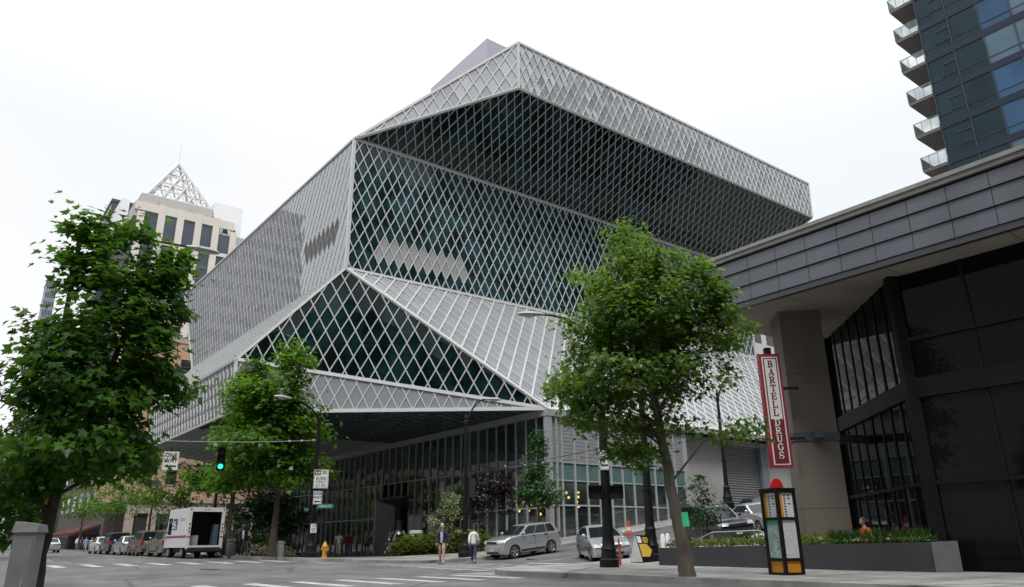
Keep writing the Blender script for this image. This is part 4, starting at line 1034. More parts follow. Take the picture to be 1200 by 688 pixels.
tree('sapling', 'thin staked sapling standing in the planter in front of the black van', (*pol(826, 29), H(*pol(826, 29)) + .1),
     [(0, 0, 2.75, .4, .5, .5), (-.25, 0, 2.2, .45, .5, .4), (.35, 0, 2.0, .45, .5, .4), (.1, 0, 1.55, .5, .5, .3)],
     [(0, .6), (0, 1.4), (0, 2.6)], .03, None, 1500, .1, LF_SMALL, 46, clump=.26, per=36, limbs=20)
tree('pale_tree', 'loose multi stemmed tree on the grass bank behind the street trees', pol(296, 62),
     [(0, 0, 5.2, 1.8, 1.8, 1.5), (-.4, 0, 3.2, 2.0, 1.8, 1.2), (.8, 0, 3.6, 1.6, 1.5, 1.2)], [(0, .8), (.1, 2), (.2, 4.5)], .1, None, 3600, .24, LF_PALE, 47, BARKL, clump=.55, per=40, limbs=30)
tree('leafy_tree', 'dense dark tree standing against the lobby wall, right of the grass bank', pol(340, 66),
     [(0, 0, 3.4, 2.2, 1.8, 1.6), (-1.5, 0, 2.6, 1.6, 1.5, 1.2)], [(0, .8), (0, 2), (0, 3.5)], .1, None, 2600, .25, LF_SMALL, 48, clump=.6, per=40, limbs=24)
tree('rounded_shrub', 'rounded dark shrub in front of the brick hotel above the parked cars', pol(218, 92),
     [(0, 0, 3.8, 3.0, 2.4, 1.5), (.2, 0, 2.2, 3.2, 2.4, 1.0)], [(0, .8), (0, 2), (0, 3.5)], .12, None, 2200, .34, LF_SMALL, 49, clump=.8, per=40, limbs=20, cat='shrub')
for i, (p, d, lab, sd) in enumerate(((205, 78, 'thin street tree with a loose crown over the two tan SUVs', 51), (172, 86, 'thin street tree with a loose crown over the silver sedan', 52), (132, 98, 'street tree far down the avenue above the white parked car', 53), (92, 118, 'street tree far down the avenue above the group of pedestrians', 54))):
    tree('avenue_tree', lab, pol(p, d), [(0, 0, 7.2, 2.6, 2.4, 1.7), (.8, 0, 5.2, 3.0, 2.6, 1.1), (-1.6, 0, 5.0, 2.0, 2.0, .9)], [(0, 1.6), (0, 3.5), (.1, 6.5)], .17, None, 1300, .3, LF_MID, sd, clump=.75, per=40, limbs=26, group='street trees down the avenue')
# trees further along on the near side of the avenue, left edge
tree('leafy_tree', 'leafy tree at the left edge behind the grey cabinet and the red light', pol(20, 62), [(0, 0, 4.2, 3.0, 2.6, 2.0), (-1.5, 0, 6.5, 3.2, 2.6, 2.2)], [(0, 2), (0, 5)], .2, None, 3000, .3, LF_MID, 55, clump=.7, per=40, limbs=24)
# bushes with fern fronds along the foot of the lobby glass
def frond_bush(name, label, x, y, z, r, h, n, m, seed, group, cat='plant', size=.34, shape=OVAL):
    R = np.random.RandomState(seed); t = thing(name, label, cat, (x, y, z), 0, group)
    a = R.uniform(0, 2 * PI, n); rr = np.sqrt(R.uniform(0, 1, n)); el = R.uniform(.2, 1, n)
    pos = np.stack([np.cos(a) * rr * r, np.sin(a) * rr * r, el * h * (1 - .55 * rr ** 2)], 1)
    out = np.stack([np.cos(a), np.sin(a), 0.35 + 0 * a], 1)
    leaf_mesh('foliage', pos, np.stack([-np.cos(a) * .4, -np.sin(a) * .4, 1 + 0 * a], 1) + R.normal(size=(n, 3)) * .35, out + R.normal(size=(n, 3)) * .4, size * R.uniform(.5, 1.2, n), shape, m, t)
    b = MB()
    for k in range(7):
        th = k * 2 * PI / 7 + seed; b.tube([(0, 0, -.05), (math.cos(th) * r * .3, math.sin(th) * r * .3, h * .5), (math.cos(th) * r * .6, math.sin(th) * r * .6, h * .7)], [.02, .014, .006], 4)
    b.build('stem', BARK, t)
    return t
for i, (p, d) in enumerate(((478, 51), (488, 50.5), (497, 50), (506, 49.5), (515, 49), (536, 48), (546, 47.5), (556, 47))):
    x, y = pol(p, d); frond_bush('fern', 'yellow green fern clump in the row between the bronze fountain and the lamp post', x, y, H(x, y) + .1, 1.05, 1.35 - .05 * (i % 3), 520, LF_FERN, 60 + i, 'ferns along the lobby glass')
for i, (p, d) in enumerate(((284, 58), (300, 57), (262, 60), (318, 60))):
    x, y = pol(p, d); frond_bush('low_shrub', 'low spreading green shrub on the bank beside the man in the dark suit', x, y, H(x, y) + .1, 2.0, 1.5, 700, LF_GRASS, 80 + i, 'low shrubs on the grass bank', 'shrub', .4)
for i, (p, d) in enumerate(((306, 52.5), (330, 54.5))):
    x, y = pol(p, d); frond_bush('flower_clump', ('white' if 0 else 'pale') + ' pinkish flower clump at the edge of the grass bank', x, y, H(x, y) + .12, .9, .9, 300, leaf_mat('pale_flower' + '_' * i, (.12, .15, .06), (.4, .34, .28), .2), 90 + i, 'pale flower clumps by the bank', 'flowers', .2)
# planting in the charcoal planter: dense ground cover, plus taller clumps of grass
def cover(name, x0, x1, y0, y1, n, hgt, m, seed, size, shape, lean=.4):
    R = np.random.RandomState(seed); x = R.uniform(x0, x1, n); y = R.uniform(y0, y1, n)
    z = .89 - (y - 9.4) / 9.35 * .13 + R.uniform(0, hgt, n) * (.5 + .5 * np.sin(y * 5.1 + x) ** 2)
    tip = np.stack([R.normal(size=n) * lean, R.normal(size=n) * lean, 1 + 0 * x], 1)
    o = leaf_mesh(name, np.stack([x, y, z], 1), R.normal(size=(n, 3)) * np.array([1, 1, .5]) + np.array([-.5, -.5, .4]), tip, size * R.uniform(.5, 1.2, n), shape, m, None)
    o['kind'] = 'stuff'; o['label'] = 'low green ground cover filling the charcoal planter'; return o
cover('ground_cover', 20.88, 22.2, 12.2, 18.6, 2600, .26, LF_FERN, 3, .12, OVAL, .8)
cover('ground_cover', 20.88, 22.2, 9.5, 12.3, 1200, .12, LF_GRASS, 4, .12, OVAL, .8)
for i in range(9):
    R = np.random.RandomState(200 + i); y = 9.7 + i * .36 + R.uniform(-.1, .1); x = 21.1 + R.uniform(0, .7)
    t = thing('grass_clump', 'spiky tuft of tall green grass in the planter near its pale end', 'plant', (x, y, .86), 0, 'grass tufts in the planter')
    n = 150; a = R.uniform(0, 2 * PI, n)
    leaf_mesh('blades', np.stack([np.cos(a) * .1, np.sin(a) * .1, 0 * a], 1) * R.uniform(0, 1.4, (n, 1)), R.normal(size=(n, 3)) + np.array([0, 0, .2]), np.stack([np.cos(a) * .4, np.sin(a) * .4, 1 + 0 * a], 1) + R.normal(size=(n, 3)) * .12, R.uniform(.2, .5, n), BLADE, LF_GRASS, t)
OR = leaf_mat('orange_flower', (.3, .07, .02), (.5, .16, .02), .2)
for i in range(3):
    R = np.random.RandomState(300 + i); t = thing('flower_clump', 'small orange red flowers low among the grass in the planter', 'flowers', (21.0 + i * .1, 11.2 - i * .55, .9), 0, 'orange flowers in the planter')
    leaf_mesh('petals', R.normal(size=(40, 3)) * np.array([.16, .16, .05]) + np.array([0, 0, .08]), R.normal(size=(40, 3)) + np.array([0, 0, 1]), R.normal(size=(40, 3)), R.uniform(.03, .07, 40), OVAL, OR, t)
# stakes of the sapling
sx, sy = pol(826, 29)
for k, dx in enumerate((-.5, .12, .62)):
    s = pol(826, 29); d = math.hypot(*s); x, y = s[0] + s[1] / d * dx, s[1] - s[0] / d * dx
    b = MB(); b.tube([(0, 0, -.1), (0.02, 0, 1.35 + .15 * k)], .025, 6); o = b.build('tree_stake', mat('weathered_wood', (.12, .09, .07), .9), None)
    o.location = (x, y, H(x, y) + .1); tag(o, 'slim brown wooden stake supporting the staked sapling', 'stake', 'stakes around the sapling')
# ------------------------------------------------------------------ vehicles (front towards +x)
TYRE = mat('tyre_rubber', (.015, .015, .016), .8, var=.2, scale=20); RIM = mat('alloy_rim', (.5, .5, .52), .3, metal=.8, var=.05)
CGL = mat('car_glass', (.012, .016, .018), .05, var=.2, scale=2, spec=.3); CHR = mat('chrome', (.6, .6, .62), .15, metal=1, var=.03)
TRIM = mat('black_trim', (.02, .02, .021), .55); LENS = mat('headlamp_lens', (.55, .57, .6), .1, var=.05, spec=.8); TAIL = mat('tail_lamp_red', (.32, .012, .012), .15); AMB = mat('amber_lens', (.5, .16, .02), .2)
PLATE_ = mat('licence_plate_white', (.5, .52, .56), .5)
def paint(name, col, metal=.6):
    m = mat(name, col, .26, metal=metal, var=.03, scale=1); m.node_tree.nodes['Principled BSDF'].inputs['Coat Weight'].default_value = 1.0
    m.node_tree.nodes['Principled BSDF'].inputs['Coat Roughness'].default_value = .06; return m
def wheel(t, x, y, r, w, side, spokes=5, rim=RIM):
    m = MB(); m.lathe([(r * .62, -w / 2), (r * .94, -w / 2), (r, -w * .36), (r, w * .36), (r * .94, w / 2), (r * .62, w / 2)], n=24, axis='y'); o = m.build('wheel', TYRE, t, True, 30); o.location = (x, y, r)
    m = MB(); s = side
    m.lathe([(r * .56, s * (w / 2 - .03)), (r * .655, s * (w / 2 + .004)), (r * .60, s * (w / 2 + .008)), (r * .52, s * (w / 2 - .02))], n=20, axis='y')
    m.lathe([(r * .14, s * (w / 2 - .05)), (r * .16, s * (w / 2 + .0)), (r * .08, s * (w / 2 + .01))], n=12, axis='y')
    for k in range(spokes):
        a = 2 * PI * k / spokes + .3; m.bar((math.cos(a) * r * .1, s * (w / 2 - .012), math.sin(a) * r * .1), (math.cos(a) * r * .58, s * (w / 2 - .012), math.sin(a) * r * .58), r * .2, .025, (0, 1, 0))
    m.build('rim', rim, o, True, 40)
    m = MB(); m.lathe([(r * .6, s * (w / 2 - .08)), (r * .1, s * (w / 2 - .06))], n=16, axis='y'); m.build('brake_disc', TRIM, o)
def car(name, label, x, y, rz, P, col, group=None, slope=True):
    L_, W_, HT = P['L'], P['W'], P['H']; hw = W_ / 2; r = P.get('r', .34); lf, lr = L_ / 2, -L_ / 2
    xf, xr = P['xf'], P['xr']; hn, hb, db = P['hn'], P['hb'], P['db']; wb, wr = P['wb'], P['wr']   # hood nose z, cowl z, deck z, windscreen foot x, rear glass foot x
    rf, rr_ = P['rf'], P['rr']                                                                   # roof front / rear x
    t = thing(name, label, 'car', (0, 0, 0), rz, group)
    # ---- body shell: side profile with wheel arches, swept across the width in slices
    ra = r + .055; zb = .2 + (r - .3)
    prof = [(lf - .06, zb + .02), (lf, .42), (lf - .02, hn - .16), (lf - .13, hn - .02), (lf - .3, hn + .015), ((lf + wb) / 2, (hn + hb) / 2 + .03), (wb, hb)]
    n_top = len(prof)
    if wr > lr + .35: prof += [(wr, db), ((wr + lr) / 2, db + .0), (lr + .12, db - .03), (lr + .02, db - .12)]
    else: prof += [(wr, db), (lr + .06, db - .06)]
    prof += [(lr, .5), (lr + .08, zb + .04)]
    for cx in (xr, xf):
        prof.append((cx - ra - .03, zb))
        for k in range(9): a = PI - PI * k / 8; prof.append((cx + ra * math.cos(a), r + .0 + ra * math.sin(a) * .98 if k not in (0, 8) else zb + .06))
        prof.append((cx + ra + .03, zb))
    ysl = [(-1, .045, .05), (-.93, .02, .012), (-.62, .004, 0), (0, 0, 0), (.62, .004, 0), (.93, .02, .012), (1, .045, .05)]
    m = MB(); n = len(prof); nar = P.get('nar', .10)
    for s, (yy, pull, drop) in enumerate(ysl):
        for (px2, pz) in prof:
            end = abs(px2) / lf
            xx = px2 * (1 - (pull + nar * .25 * abs(yy) ** 3) * max(0, end - .55) / .45)
            top = max(0, pz - .55)
            bulge = 1 - .05 * max(0, (pz - .62)) ** 1 * (1 if abs(yy) > .9 else 0) - (.03 if pz < .32 else 0) - .05 * max(0, end - .8) / .2
            m.v.append((xx, yy * hw * bulge, pz - drop * min(1, top / .25)))
    for s in range(len(ysl) - 1):
        for k in range(n):
            m.f.append([s * n + k, s * n + (k + 1) % n, (s + 1) * n + (k + 1) % n, (s + 1) * n + k]); m.m.append(0)
    m.f.append(list(range(n))[::-1]); m.m.append(0); m.f.append([(len(ysl) - 1) * n + k for k in range(n)]); m.m.append(0)
    body = m.build('body', col, t, True, 32)
    bm = bmesh.new(); bm.from_mesh(body.data); bmesh.ops.recalc_face_normals(bm, faces=bm.faces[:]); bm.to_mesh(body.data); bm.free()
    # ---- cabin
    cab = [(wb + .06, hb - .05), (rf + .02, HT - .07), (rf - .22, HT - .015), ((rf + rr_) / 2, HT), (rr_ + .15, HT - .02), (rr_, HT - .06), (wr - .03, db - .05)]
    def wz(z): s = min(1, max(0, (z - db + .05) / (HT - db))); return hw * (.955 - (.955 - P.get('tum', .76)) * s ** 1.15)
    m = MB(); n = len(cab); fr = [-1, -.9, -.5, 0, .5, .9, 1]
    for f_ in fr:
        for (cx, cz) in cab: m.v.append((cx + (-.10 if cx > 0 else .05) * abs(f_) ** 3 * (1 if cx in (cab[0][0], cab[1][0]) or cx == cab[-1][0] else 0), wz(cz) * f_, cz - (.035 * abs(f_) ** 4 if cz > HT - .1 else 0)))
    for s in range(len(fr) - 1):
        for k in range(n): m.f.append([s * n + k, s * n + (k + 1) % n, (s + 1) * n + (k + 1) % n, (s + 1) * n + k]); m.m.append(0)
    m.f.append(list(range(n))[::-1]); m.m.append(0); m.f.append([(len(fr) - 1) * n + k for k in range(n)]); m.m.append(0)
    c = m.build('roof', col, t, True, 40)
    bm = bmesh.new(); bm.from_mesh(c.data); bmesh.ops.recalc_face_normals(bm, faces=bm.faces[:]); bm.to_mesh(c.data); bm.free()
    # ---- glass
    def lerp(a, b, s): return tuple(a[i] + (b[i] - a[i]) * s for i in range(len(a)))
    def cross_glass(name, lo, hi, out, in_lo=.05, in_hi=.07):
        m = MB(); rows = []
        for s in (in_lo + .02, .5, 1 - in_hi):
            q = lerp(lo, hi, s); row = []
            for f_ in (-.86, -.45, 0, .45, .86):
                row.append((q[0] + out * .02 + (-.10 if out > 0 else .05) * abs(f_) ** 3, wz(q[1]) * f_, q[1] + .012))
            rows.append(row)
        for i in range(2):
            for k in range(4): m.add([rows[i][k], rows[i][k + 1], rows[i + 1][k + 1], rows[i + 1][k]], [(0, 1, 2, 3)] if out > 0 else [(3, 2, 1, 0)])
        m.build(name, CGL, t, True)
    cross_glass('windscreen', cab[0], cab[1], 1); cross_glass('rear_window', cab[-1], cab[-2], -1)
    zt, zl = HT - .115, max(hb, db) + .035
    def xfz(z): s = (z - cab[0][1]) / (cab[1][1] - cab[0][1]); return cab[0][0] + (cab[1][0] - cab[0][0]) * s - .16
    def xrz(z): s = (z - cab[-1][1]) / (cab[-2][1] - cab[-1][1]); return cab[-1][0] + (cab[-2][0] - cab[-1][0]) * s + P.get('cp', .16)
    edges = [1.0] + P['pillars'] + [0.0]
    for sd in (-1, 1):
        for i in range(len(edges) - 1):
            a, b_ = edges[i] - (.012 if i else 0), edges[i + 1] + (.012 if i < len(edges) - 2 else 0)
            q = []
            for f_, z in ((a, zl), (b_, zl), (b_, zt), (a, zt)):
                xx = xrz(z) + (xfz(z) - xrz(z)) * f_; q.append((xx, sd * (wz(z) + .008), z))
            m = MB(); m.poly(q if sd < 0 else q[::-1]); m.build('side_window', CGL, t)
        # door seams and handles
        m = MB()
        for f_ in edges[1:-1]:
            xx = xrz(zl) + (xfz(zl) - xrz(zl)) * f_
            m.bar((xx, sd * (hw - .004), zb + .12), (xx, sd * (hw - .006), .62), .012, .012, (0, 1, 0)); m.bar((xx, sd * (hw - .006), .62), (xx + .0, sd * (hw * .962), zl - .06), .012, .012, (0, 1, 0))
        m.build('door_seam', TRIM, t)
        for f_ in edges[:-2] if len(edges) > 3 else edges[:1]:
            xx = xrz(zl) + (xfz(zl) - xrz(zl)) * (f_ - .32)
            m = MB(); m.box((xx, sd * (hw * .972), zl - .12), (.17, .03, .03)); m.build('door_handle', P.get('hm', TRIM), t)
        m = MB(); m.ball((xfz(zl) - .02, sd * (hw + .07), zl + .05), .1, 10, sq=(.6, 1, .75)); m.bar((xfz(zl) - .02, sd * (hw - .1), zl + .01), (xfz(zl) - .02, sd * (hw + .05), zl + .03), .05, .05); m.build('mirror', P.get('mm', col), t, True)
        # bright line under the windows and a shoulder crease
        m = MB(); m.bar((xrz(zl) + .02, sd * (wz(zl - .03) + .006), zl - .022), (xfz(zl) + .1, sd * (wz(zl - .03) + .006), zl - .022), .016, .012, (0, 1, 0)); m.build('window_trim', CHR if P.get('rails') else TRIM, t)
        m = MB(); m.bar((xr + ra + .02, sd * (hw * .985), .70), (xf - ra - .02, sd * (hw * .985), .68), .03, .016, (0, 1, 0)); m.build('side_moulding', col, t)
        # lamps
        hx = lf - .10
        m = MB()
        m.add([(hx + .075, sd * hw * .52, hn - .17), (hx - .02, sd * hw * .90, hn - .17), (hx - .20, sd * hw * .945, hn - .10), (hx - .12, sd * hw * .88, hn - .015), (hx + .03, sd * hw * .52, hn - .035)], [(0, 1, 2, 3, 4)] if sd > 0 else [(4, 3, 2, 1, 0)])
        m.v = [(v[0] + .038, v[1] * 1.0, v[2] + .018) for v in m.v]; m.build('headlight', LENS, t)
        m = MB(); tz = P.get('tz', db - .2)
        m.box((lr + .19, sd * hw * .815, tz - .06), (.2, .2, P.get('th', .26) * .8)); m.build('tail_light', TAIL, t)
    m = MB(); m.mm(lf - .045, lf + .004, -hw * .46, hw * .46, hn - .2, hn - .08); 
    for k in range(7): m.mm(lf - .03, lf + .012, -hw * .44 + k * hw * .88 / 6.4, -hw * .40 + k * hw * .88 / 6.4, hn - .195, hn - .085)
    m.build('grille', TRIM, t)
    m = MB(); m.mm(lf - .05, lf + .006, -hw * .55, hw * .55, .3, .40); m.build('air_intake', TRIM, t)
    m = MB(); m.mm(lf - .0, lf + .018, -.16, .16, .44, .56); m.build('licence_plate', PLATE_, t)
    m = MB(); m.mm(lr - .014, lr + .01, -.16, .16, db - .32, db - .2); m.build('licence_plate', PLATE_, t)
    m = MB(); m.mm(lr - .02, lr + .1, -hw * .8, hw * .8, .36, .5); m.build('bumper', P.get('bm', col), t)
    m = MB(); m.box(((xf + xr) / 2, 0, zb + .1), (xf - xr + .5, W_ * .8, .2)); m.build('underbody', TRIM, t)
    for cx in (xf, xr):
        for sd in (-1, 1):
            wheel(t, cx, sd * (hw - .115), r, .21, sd, P.get('sp', 5))
            m = MB()      # dark liner inside the arch
            for k in range(8):
                a0, a1 = PI * k / 8, PI * (k + 1) / 8
                m.add([(cx + ra * math.cos(a0), sd * (hw - .35), r + ra * math.sin(a0)), (cx + ra * math.cos(a1), sd * (hw - .35), r + ra * math.sin(a1)), (cx, sd * (hw - .35), r)], [(0, 1, 2)])
            m.build('arch_liner', TRIM, t)
    if P.get('rails'):
        for sd in (-1, 1):
            m = MB(); m.tube([(rf - .3, sd * hw * .68, HT - .03), (rf - .4, sd * hw * .68, HT + .04), (rr_ + .5, sd * hw * .68, HT + .04), (rr_ + .4, sd * hw * .68, HT - .03)], .018, 6); m.build('roof_rail', TRIM, t)
    if P.get('clad'):
        for sd in (-1, 1):
            m = MB(); m.mm(xr + ra + .05, xf - ra - .05, sd * (hw - .012) - .012, sd * (hw - .012) + .014, zb + .06, zb + .16); m.build('sill_trim', TRIM, t)
    # sit the car on the road
    dx, dy = math.cos(rz), math.sin(rz); e = 1.3
    zf, zr_ = H(x + dx * e, y + dy * e), H(x - dx * e, y - dy * e)
    zl_, zrt = H(x - dy * .7, y + dx * .7), H(x + dy * .7, y - dx * .7)
    t.location = (x, y, (zf + zr_) / 2 + .006)
    t.rotation_euler = (math.atan2(zl_ - zrt, 1.4), -math.atan2(zf - zr_, 2 * e), rz)
    return t
SUV = dict(L=4.4, W=1.78, H=1.7, xf=1.36, xr=-1.32, hn=.98, hb=1.13, db=1.08, wb=.88, wr=-2.0, rf=.22, rr=-1.72, pillars=[.64, .27], r=.35, rails=False, tz=.98, th=.36, tum=.78, cp=.2, clad=True)
SUV2 = dict(SUV, L=4.5, H=1.75, rr=-2.02, wr=-2.12, hn=1.02, hb=1.12, db=1.06, pillars=[.66, .33], rails=True, bm=TRIM, cp=.14)
HYB = dict(L=4.4, W=1.73, H=1.49, xf=1.35, xr=-1.35, hn=.78, hb=1.0, db=1.02, wb=1.1, wr=-2.02, rf=.05, rr=-1.2, pillars=[.56, .2], r=.31, tz=.85, tum=.72, cp=.25)
SED = dict(L=4.6, W=1.76, H=1.45, xf=1.4, xr=-1.36, hn=.76, hb=.97, db=1.0, wb=.88, wr=-1.5, rf=.12, rr=-.98, pillars=[.52], r=.32, tz=.84, th=.18, tum=.74, cp=.2)
BIG = dict(L=4.9, W=1.94, H=1.78, xf=1.5, xr=-1.45, hn=1.0, hb=1.12, db=1.08, wb=1.15, wr=-2.25, rf=.4, rr=-2.05, pillars=[.68, .36], r=.36, tz=1.1, th=.5, tum=.78, cp=.16)
SIL = paint('silver_paint', (.5, .51, .54)); PALE = paint('pale_silver_paint', (.55, .56, .58)); BLK = paint('black_car_paint', (.012, .014, .02), .1); TAN = paint('tan_paint', (.24, .21, .18)); WHT = paint('white_car_paint', (.6, .61, .62), .05); BLU = paint('dark_blue_paint', (.02, .035, .12)); CHA = paint('charcoal_paint', (.05, .05, .055))
X_, Y_ = pol(610, 42)
car('parked_suv' if 0 else 'silver_suv', 'silver SUV with a slotted grille waiting at the crosswalk below the library corner', X_, Y_ - .3, PI, dict(SUV, L=4.15, H=1.64, xf=1.28, xr=-1.24, rr=-1.6, wr=-1.88), PALE)
X_, Y_ = pol(706, 36.2)
car('silver_hatchback', 'silver rounded hatchback facing the viewer behind the black lamp post', X_, Y_ , rad(238), HYB, PALE)
car('black_van', 'black van parked behind the planter with the sapling in front of it', *pol(839, 40), rad(246), BIG, BLK)
car('silver_sedan', 'pale silver sedan parked uphill right behind the black van', *pol(893, 44.5), rad(245), SED, PALE)
car('dark_car', 'dark car parked uphill behind the pale silver sedan', *pol(898, 51), rad(245), SED, CHA)
car('silver_suv', 'silver car with a dark front half hidden behind the bus timetable post', *pol(943, 46), rad(243), SUV2, PALE)
car('tan_suv', 'tan SUV parked directly in front of the mail truck', 13.7, 57.4, PI / 2, SUV2, paint('pale_tan_paint', (.34, .32, .29)))
car('tan_suv', 'brownish tan SUV parked second in front of the mail truck', 13.5, 62.7, PI / 2, SUV2, TAN)
car('parked_sedan', 'silver sedan parked between the tan SUV and the blue SUV', 13.4, 68, PI / 2, SED, SIL)
car('blue_suv', 'dark blue SUV in the row of parked cars on the avenue', 13.3, 73.2, PI / 2, SUV2, BLU)
car('white_sedan', 'white car farthest along the row of parked cars on the avenue', 13.3, 78.4, PI / 2, SED, WHT)
car('moving_sedan', 'silver car driving away up the avenue beside the large maple trunk', 10.6, 92, PI / 2, SED, SIL)
# ---- mail truck
def mail_truck(x, y, rz):
    t = thing('mail_truck', 'boxy white mail truck with its rear door open and a red and blue stripe', 'truck', (x, y, (H(x, y + 2) + H(x, y - 2)) / 2), rz)
    WT = mat('truck_white', (.62, .63, .63), .4, var=.04); hw = 1.06; z0, z1 = .62, 2.92; lr, lf = -2.6, 1.5
    m = MB()       # hollow box: floor, sides, roof, bulkhead
    m.mm(lr, lf, -hw, -hw + .06, z0, z1); m.mm(lr, lf, hw - .06, hw, z0, z1); m.mm(lr, lf + .3, -hw + .063, hw - .063, z1 - .08, z1 + .02); m.mm(lr, lf, -hw + .063, hw - .063, z0, z0 + .1)
    m.add([(lf, -hw, z0), (lf + 1.0, -hw * .9, z0), (lf + 1.0, -hw * .9, 1.35), (lf + .75, -hw * .9, 1.5), (lf + .3, -hw * .95, z1 - .1), (lf, -hw, z1), (lf, hw, z0), (lf + 1.0, hw * .9, z0), (lf + 1.0, hw * .9, 1.35), (lf + .75, hw * .9, 1.5), (lf + .3, hw * .95, z1 - .1), (lf, hw, z1)],
          [(0, 1, 2, 3, 4, 5), (11, 10, 9, 8, 7, 6), (1, 7, 8, 2), (2, 8, 9, 3), (3, 9, 10, 4), (4, 10, 11, 5)])
    m.build('body', WT, t)
    m = MB(); m.mm(lr - .05, lr + .05, -hw - .01, -hw + .17, z0 - .1, z1 + .03); m.mm(lr - .05, lr + .05, hw - .17, hw + .01, z0 - .1, z1 + .03); m.mm(lr - .05, lr + .05, -hw + .173, hw - .173, z1 - .22, z1 + .03); m.mm(lr - .05, lr + .05, -hw + .173, hw - .173, z0 - .1, z0 + .12); m.build('rear_frame', WT, t)
    m = MB(); m.mm(-1.0, -.9, -hw + .08, hw - .08, z0 + .1, z1 - .1); m.build('bulkhead', DARK, t)
    m = MB()
    for sd in (-1, 1): m.mm(lr + .1, -1.0, sd * (hw - .075) - .01, sd * (hw - .075) + .01, z0 + .1, z1 - .1)
    m.mm(lr + .1, -1, -hw + .1, hw - .1, z1 - .115, z1 - .09); m.mm(lr + .06, -1, -hw + .1, hw - .1, z0 + .105, z0 + .125); m.build('cargo_lining', DARK, t)
    m = MB(); m.mm(lr + .5, lr + 1.1, .25, .75, z0 + .13, z0 + .7); m.build('mail_tub', mat('tub_white', (.35, .35, .34), .6), t)
    m = MB(); m.mm(lr + .25, lr + .8, -.85, -.55, z0 + .13, z0 + 1.35); m.build('mail_rack', mat('rack_blue_grey', (.06, .09, .12), .6), t)
    m = MB(); m.mm(lr - .28, lr - .05, -hw, hw, .42, .56); m.mm(lr - .1, lr + .1, -hw * .9, hw * .9, .35, .62); m.build('bumper', TRIM, t)
    m = MB()
    for sd in (-1, 1): m.mm(lr, lf + .7, sd * hw - .006, sd * hw + .006, 1.19, 1.27)
    for sd in (-1, 1): m.mm(lr - .056, lr - .051, sd * (hw - .08) - .085, sd * (hw - .08) + .085, 1.19, 1.27)
    m.build('red_stripe', mat('stripe_red', (.35, .03, .04), .5), t)
    m = MB()
    for sd in (-1, 1): m.mm(lr, lf + .7, sd * hw - .006, sd * hw + .006, 1.285, 1.32)
    m.build('blue_stripe', mat('stripe_blue', (.03, .05, .22), .5), t)
    for sd in (-1, 1):
        m = MB(); m.mm(-.35, .55, sd * hw - .005, sd * hw + .007, 1.68, 2.34); o = m.build('emblem_panel', mat('emblem_blue', (.03, .05, .16), .5), t)
        m = MB(); yy = sd * (hw + .01)
        m.poly([(-.28, yy, 1.85), (.48, yy, 1.98), (.3, yy, 2.2), (-.05, yy, 2.2), (.2, yy, 2.08)][::(1 if sd < 0 else -1)]); m.poly([(-.28, yy, 1.76), (.42, yy, 1.76), (.44, yy, 1.9)][::(1 if sd < 0 else -1)]); m.build('eagle_emblem', WHITE, o)
        m = MB(); m.mm(-1.9, -.9, sd * hw - .004, sd * hw + .006, 2.2, 2.26); m.mm(-1.7, -.9, sd * hw - .004, sd * hw + .006, 2.31, 2.35); m.build('side_lettering', mat('grey_lettering', (.25, .26, .3), .6), t)
        m = MB(); m.mm(.75, 1.5, sd * hw - .004, sd * hw + .008, 1.4, 2.4); m.add([(1.56, sd * (hw + .004), 1.5), (2.1, sd * hw * .925, 1.55), (1.72, sd * hw * .965, 2.4), (1.56, sd * (hw + .004), 2.4)], [(0, 1, 2, 3) if sd < 0 else (3, 2, 1, 0)]); m.build('side_window', CGL, t)
        for k, z in enumerate((1.55, 1.75, 1.98)):
            m = MB(); m.lathe([(.055, 0), (.05, -.02), (.01, -.03)], (lr - .05, sd * (hw - .08), z), 10, 'x'); m.build('tail_light', TAIL, t)
        m = MB(); m.lathe([(.05, 0), (.045, -.02), (.01, -.03)], (lr - .05, sd * (hw - .08), z1 - .08), 10, 'x'); m.build('marker_light', TAIL, t)
        m = MB(); m.box((lf + .75, sd * (hw + .28), 1.9), (.1, .22, .4)); m.bar((lf + .6, sd * (hw - .05), 1.9), (lf + .75, sd * (hw + .2), 1.9), .03, .03); m.build('mirror', BLACK, t)
    m = MB()
    for y in (-.14, 0, .14): m.box((lr - .055, y, z1 - .09), (.02, .07, .05))
    m.build('marker_light', AMB, t)
    m = MB(); m.add([(lf + .68, -.9, 1.56), (lf + .68, .9, 1.56), (lf + .33, .92, 2.74), (lf + .33, -.92, 2.74)], [(0, 1, 2, 3)]); m.v = [(v[0] + .03, v[1], v[2]) for v in m.v]; m.build('windscreen', CGL, t)
    for cx in (-1.5, 1.35):
        for sd in (-1, 1): wheel(t, cx, sd * (hw - .2), .38, .24, sd, 6, DALU)
    m = MB(); m.mm(-2.2, 2.2, -.8, .8, .34, .62); m.build('underbody', TRIM, t)
    return t
mail_truck(13.75, 51.6, rad(91.5))
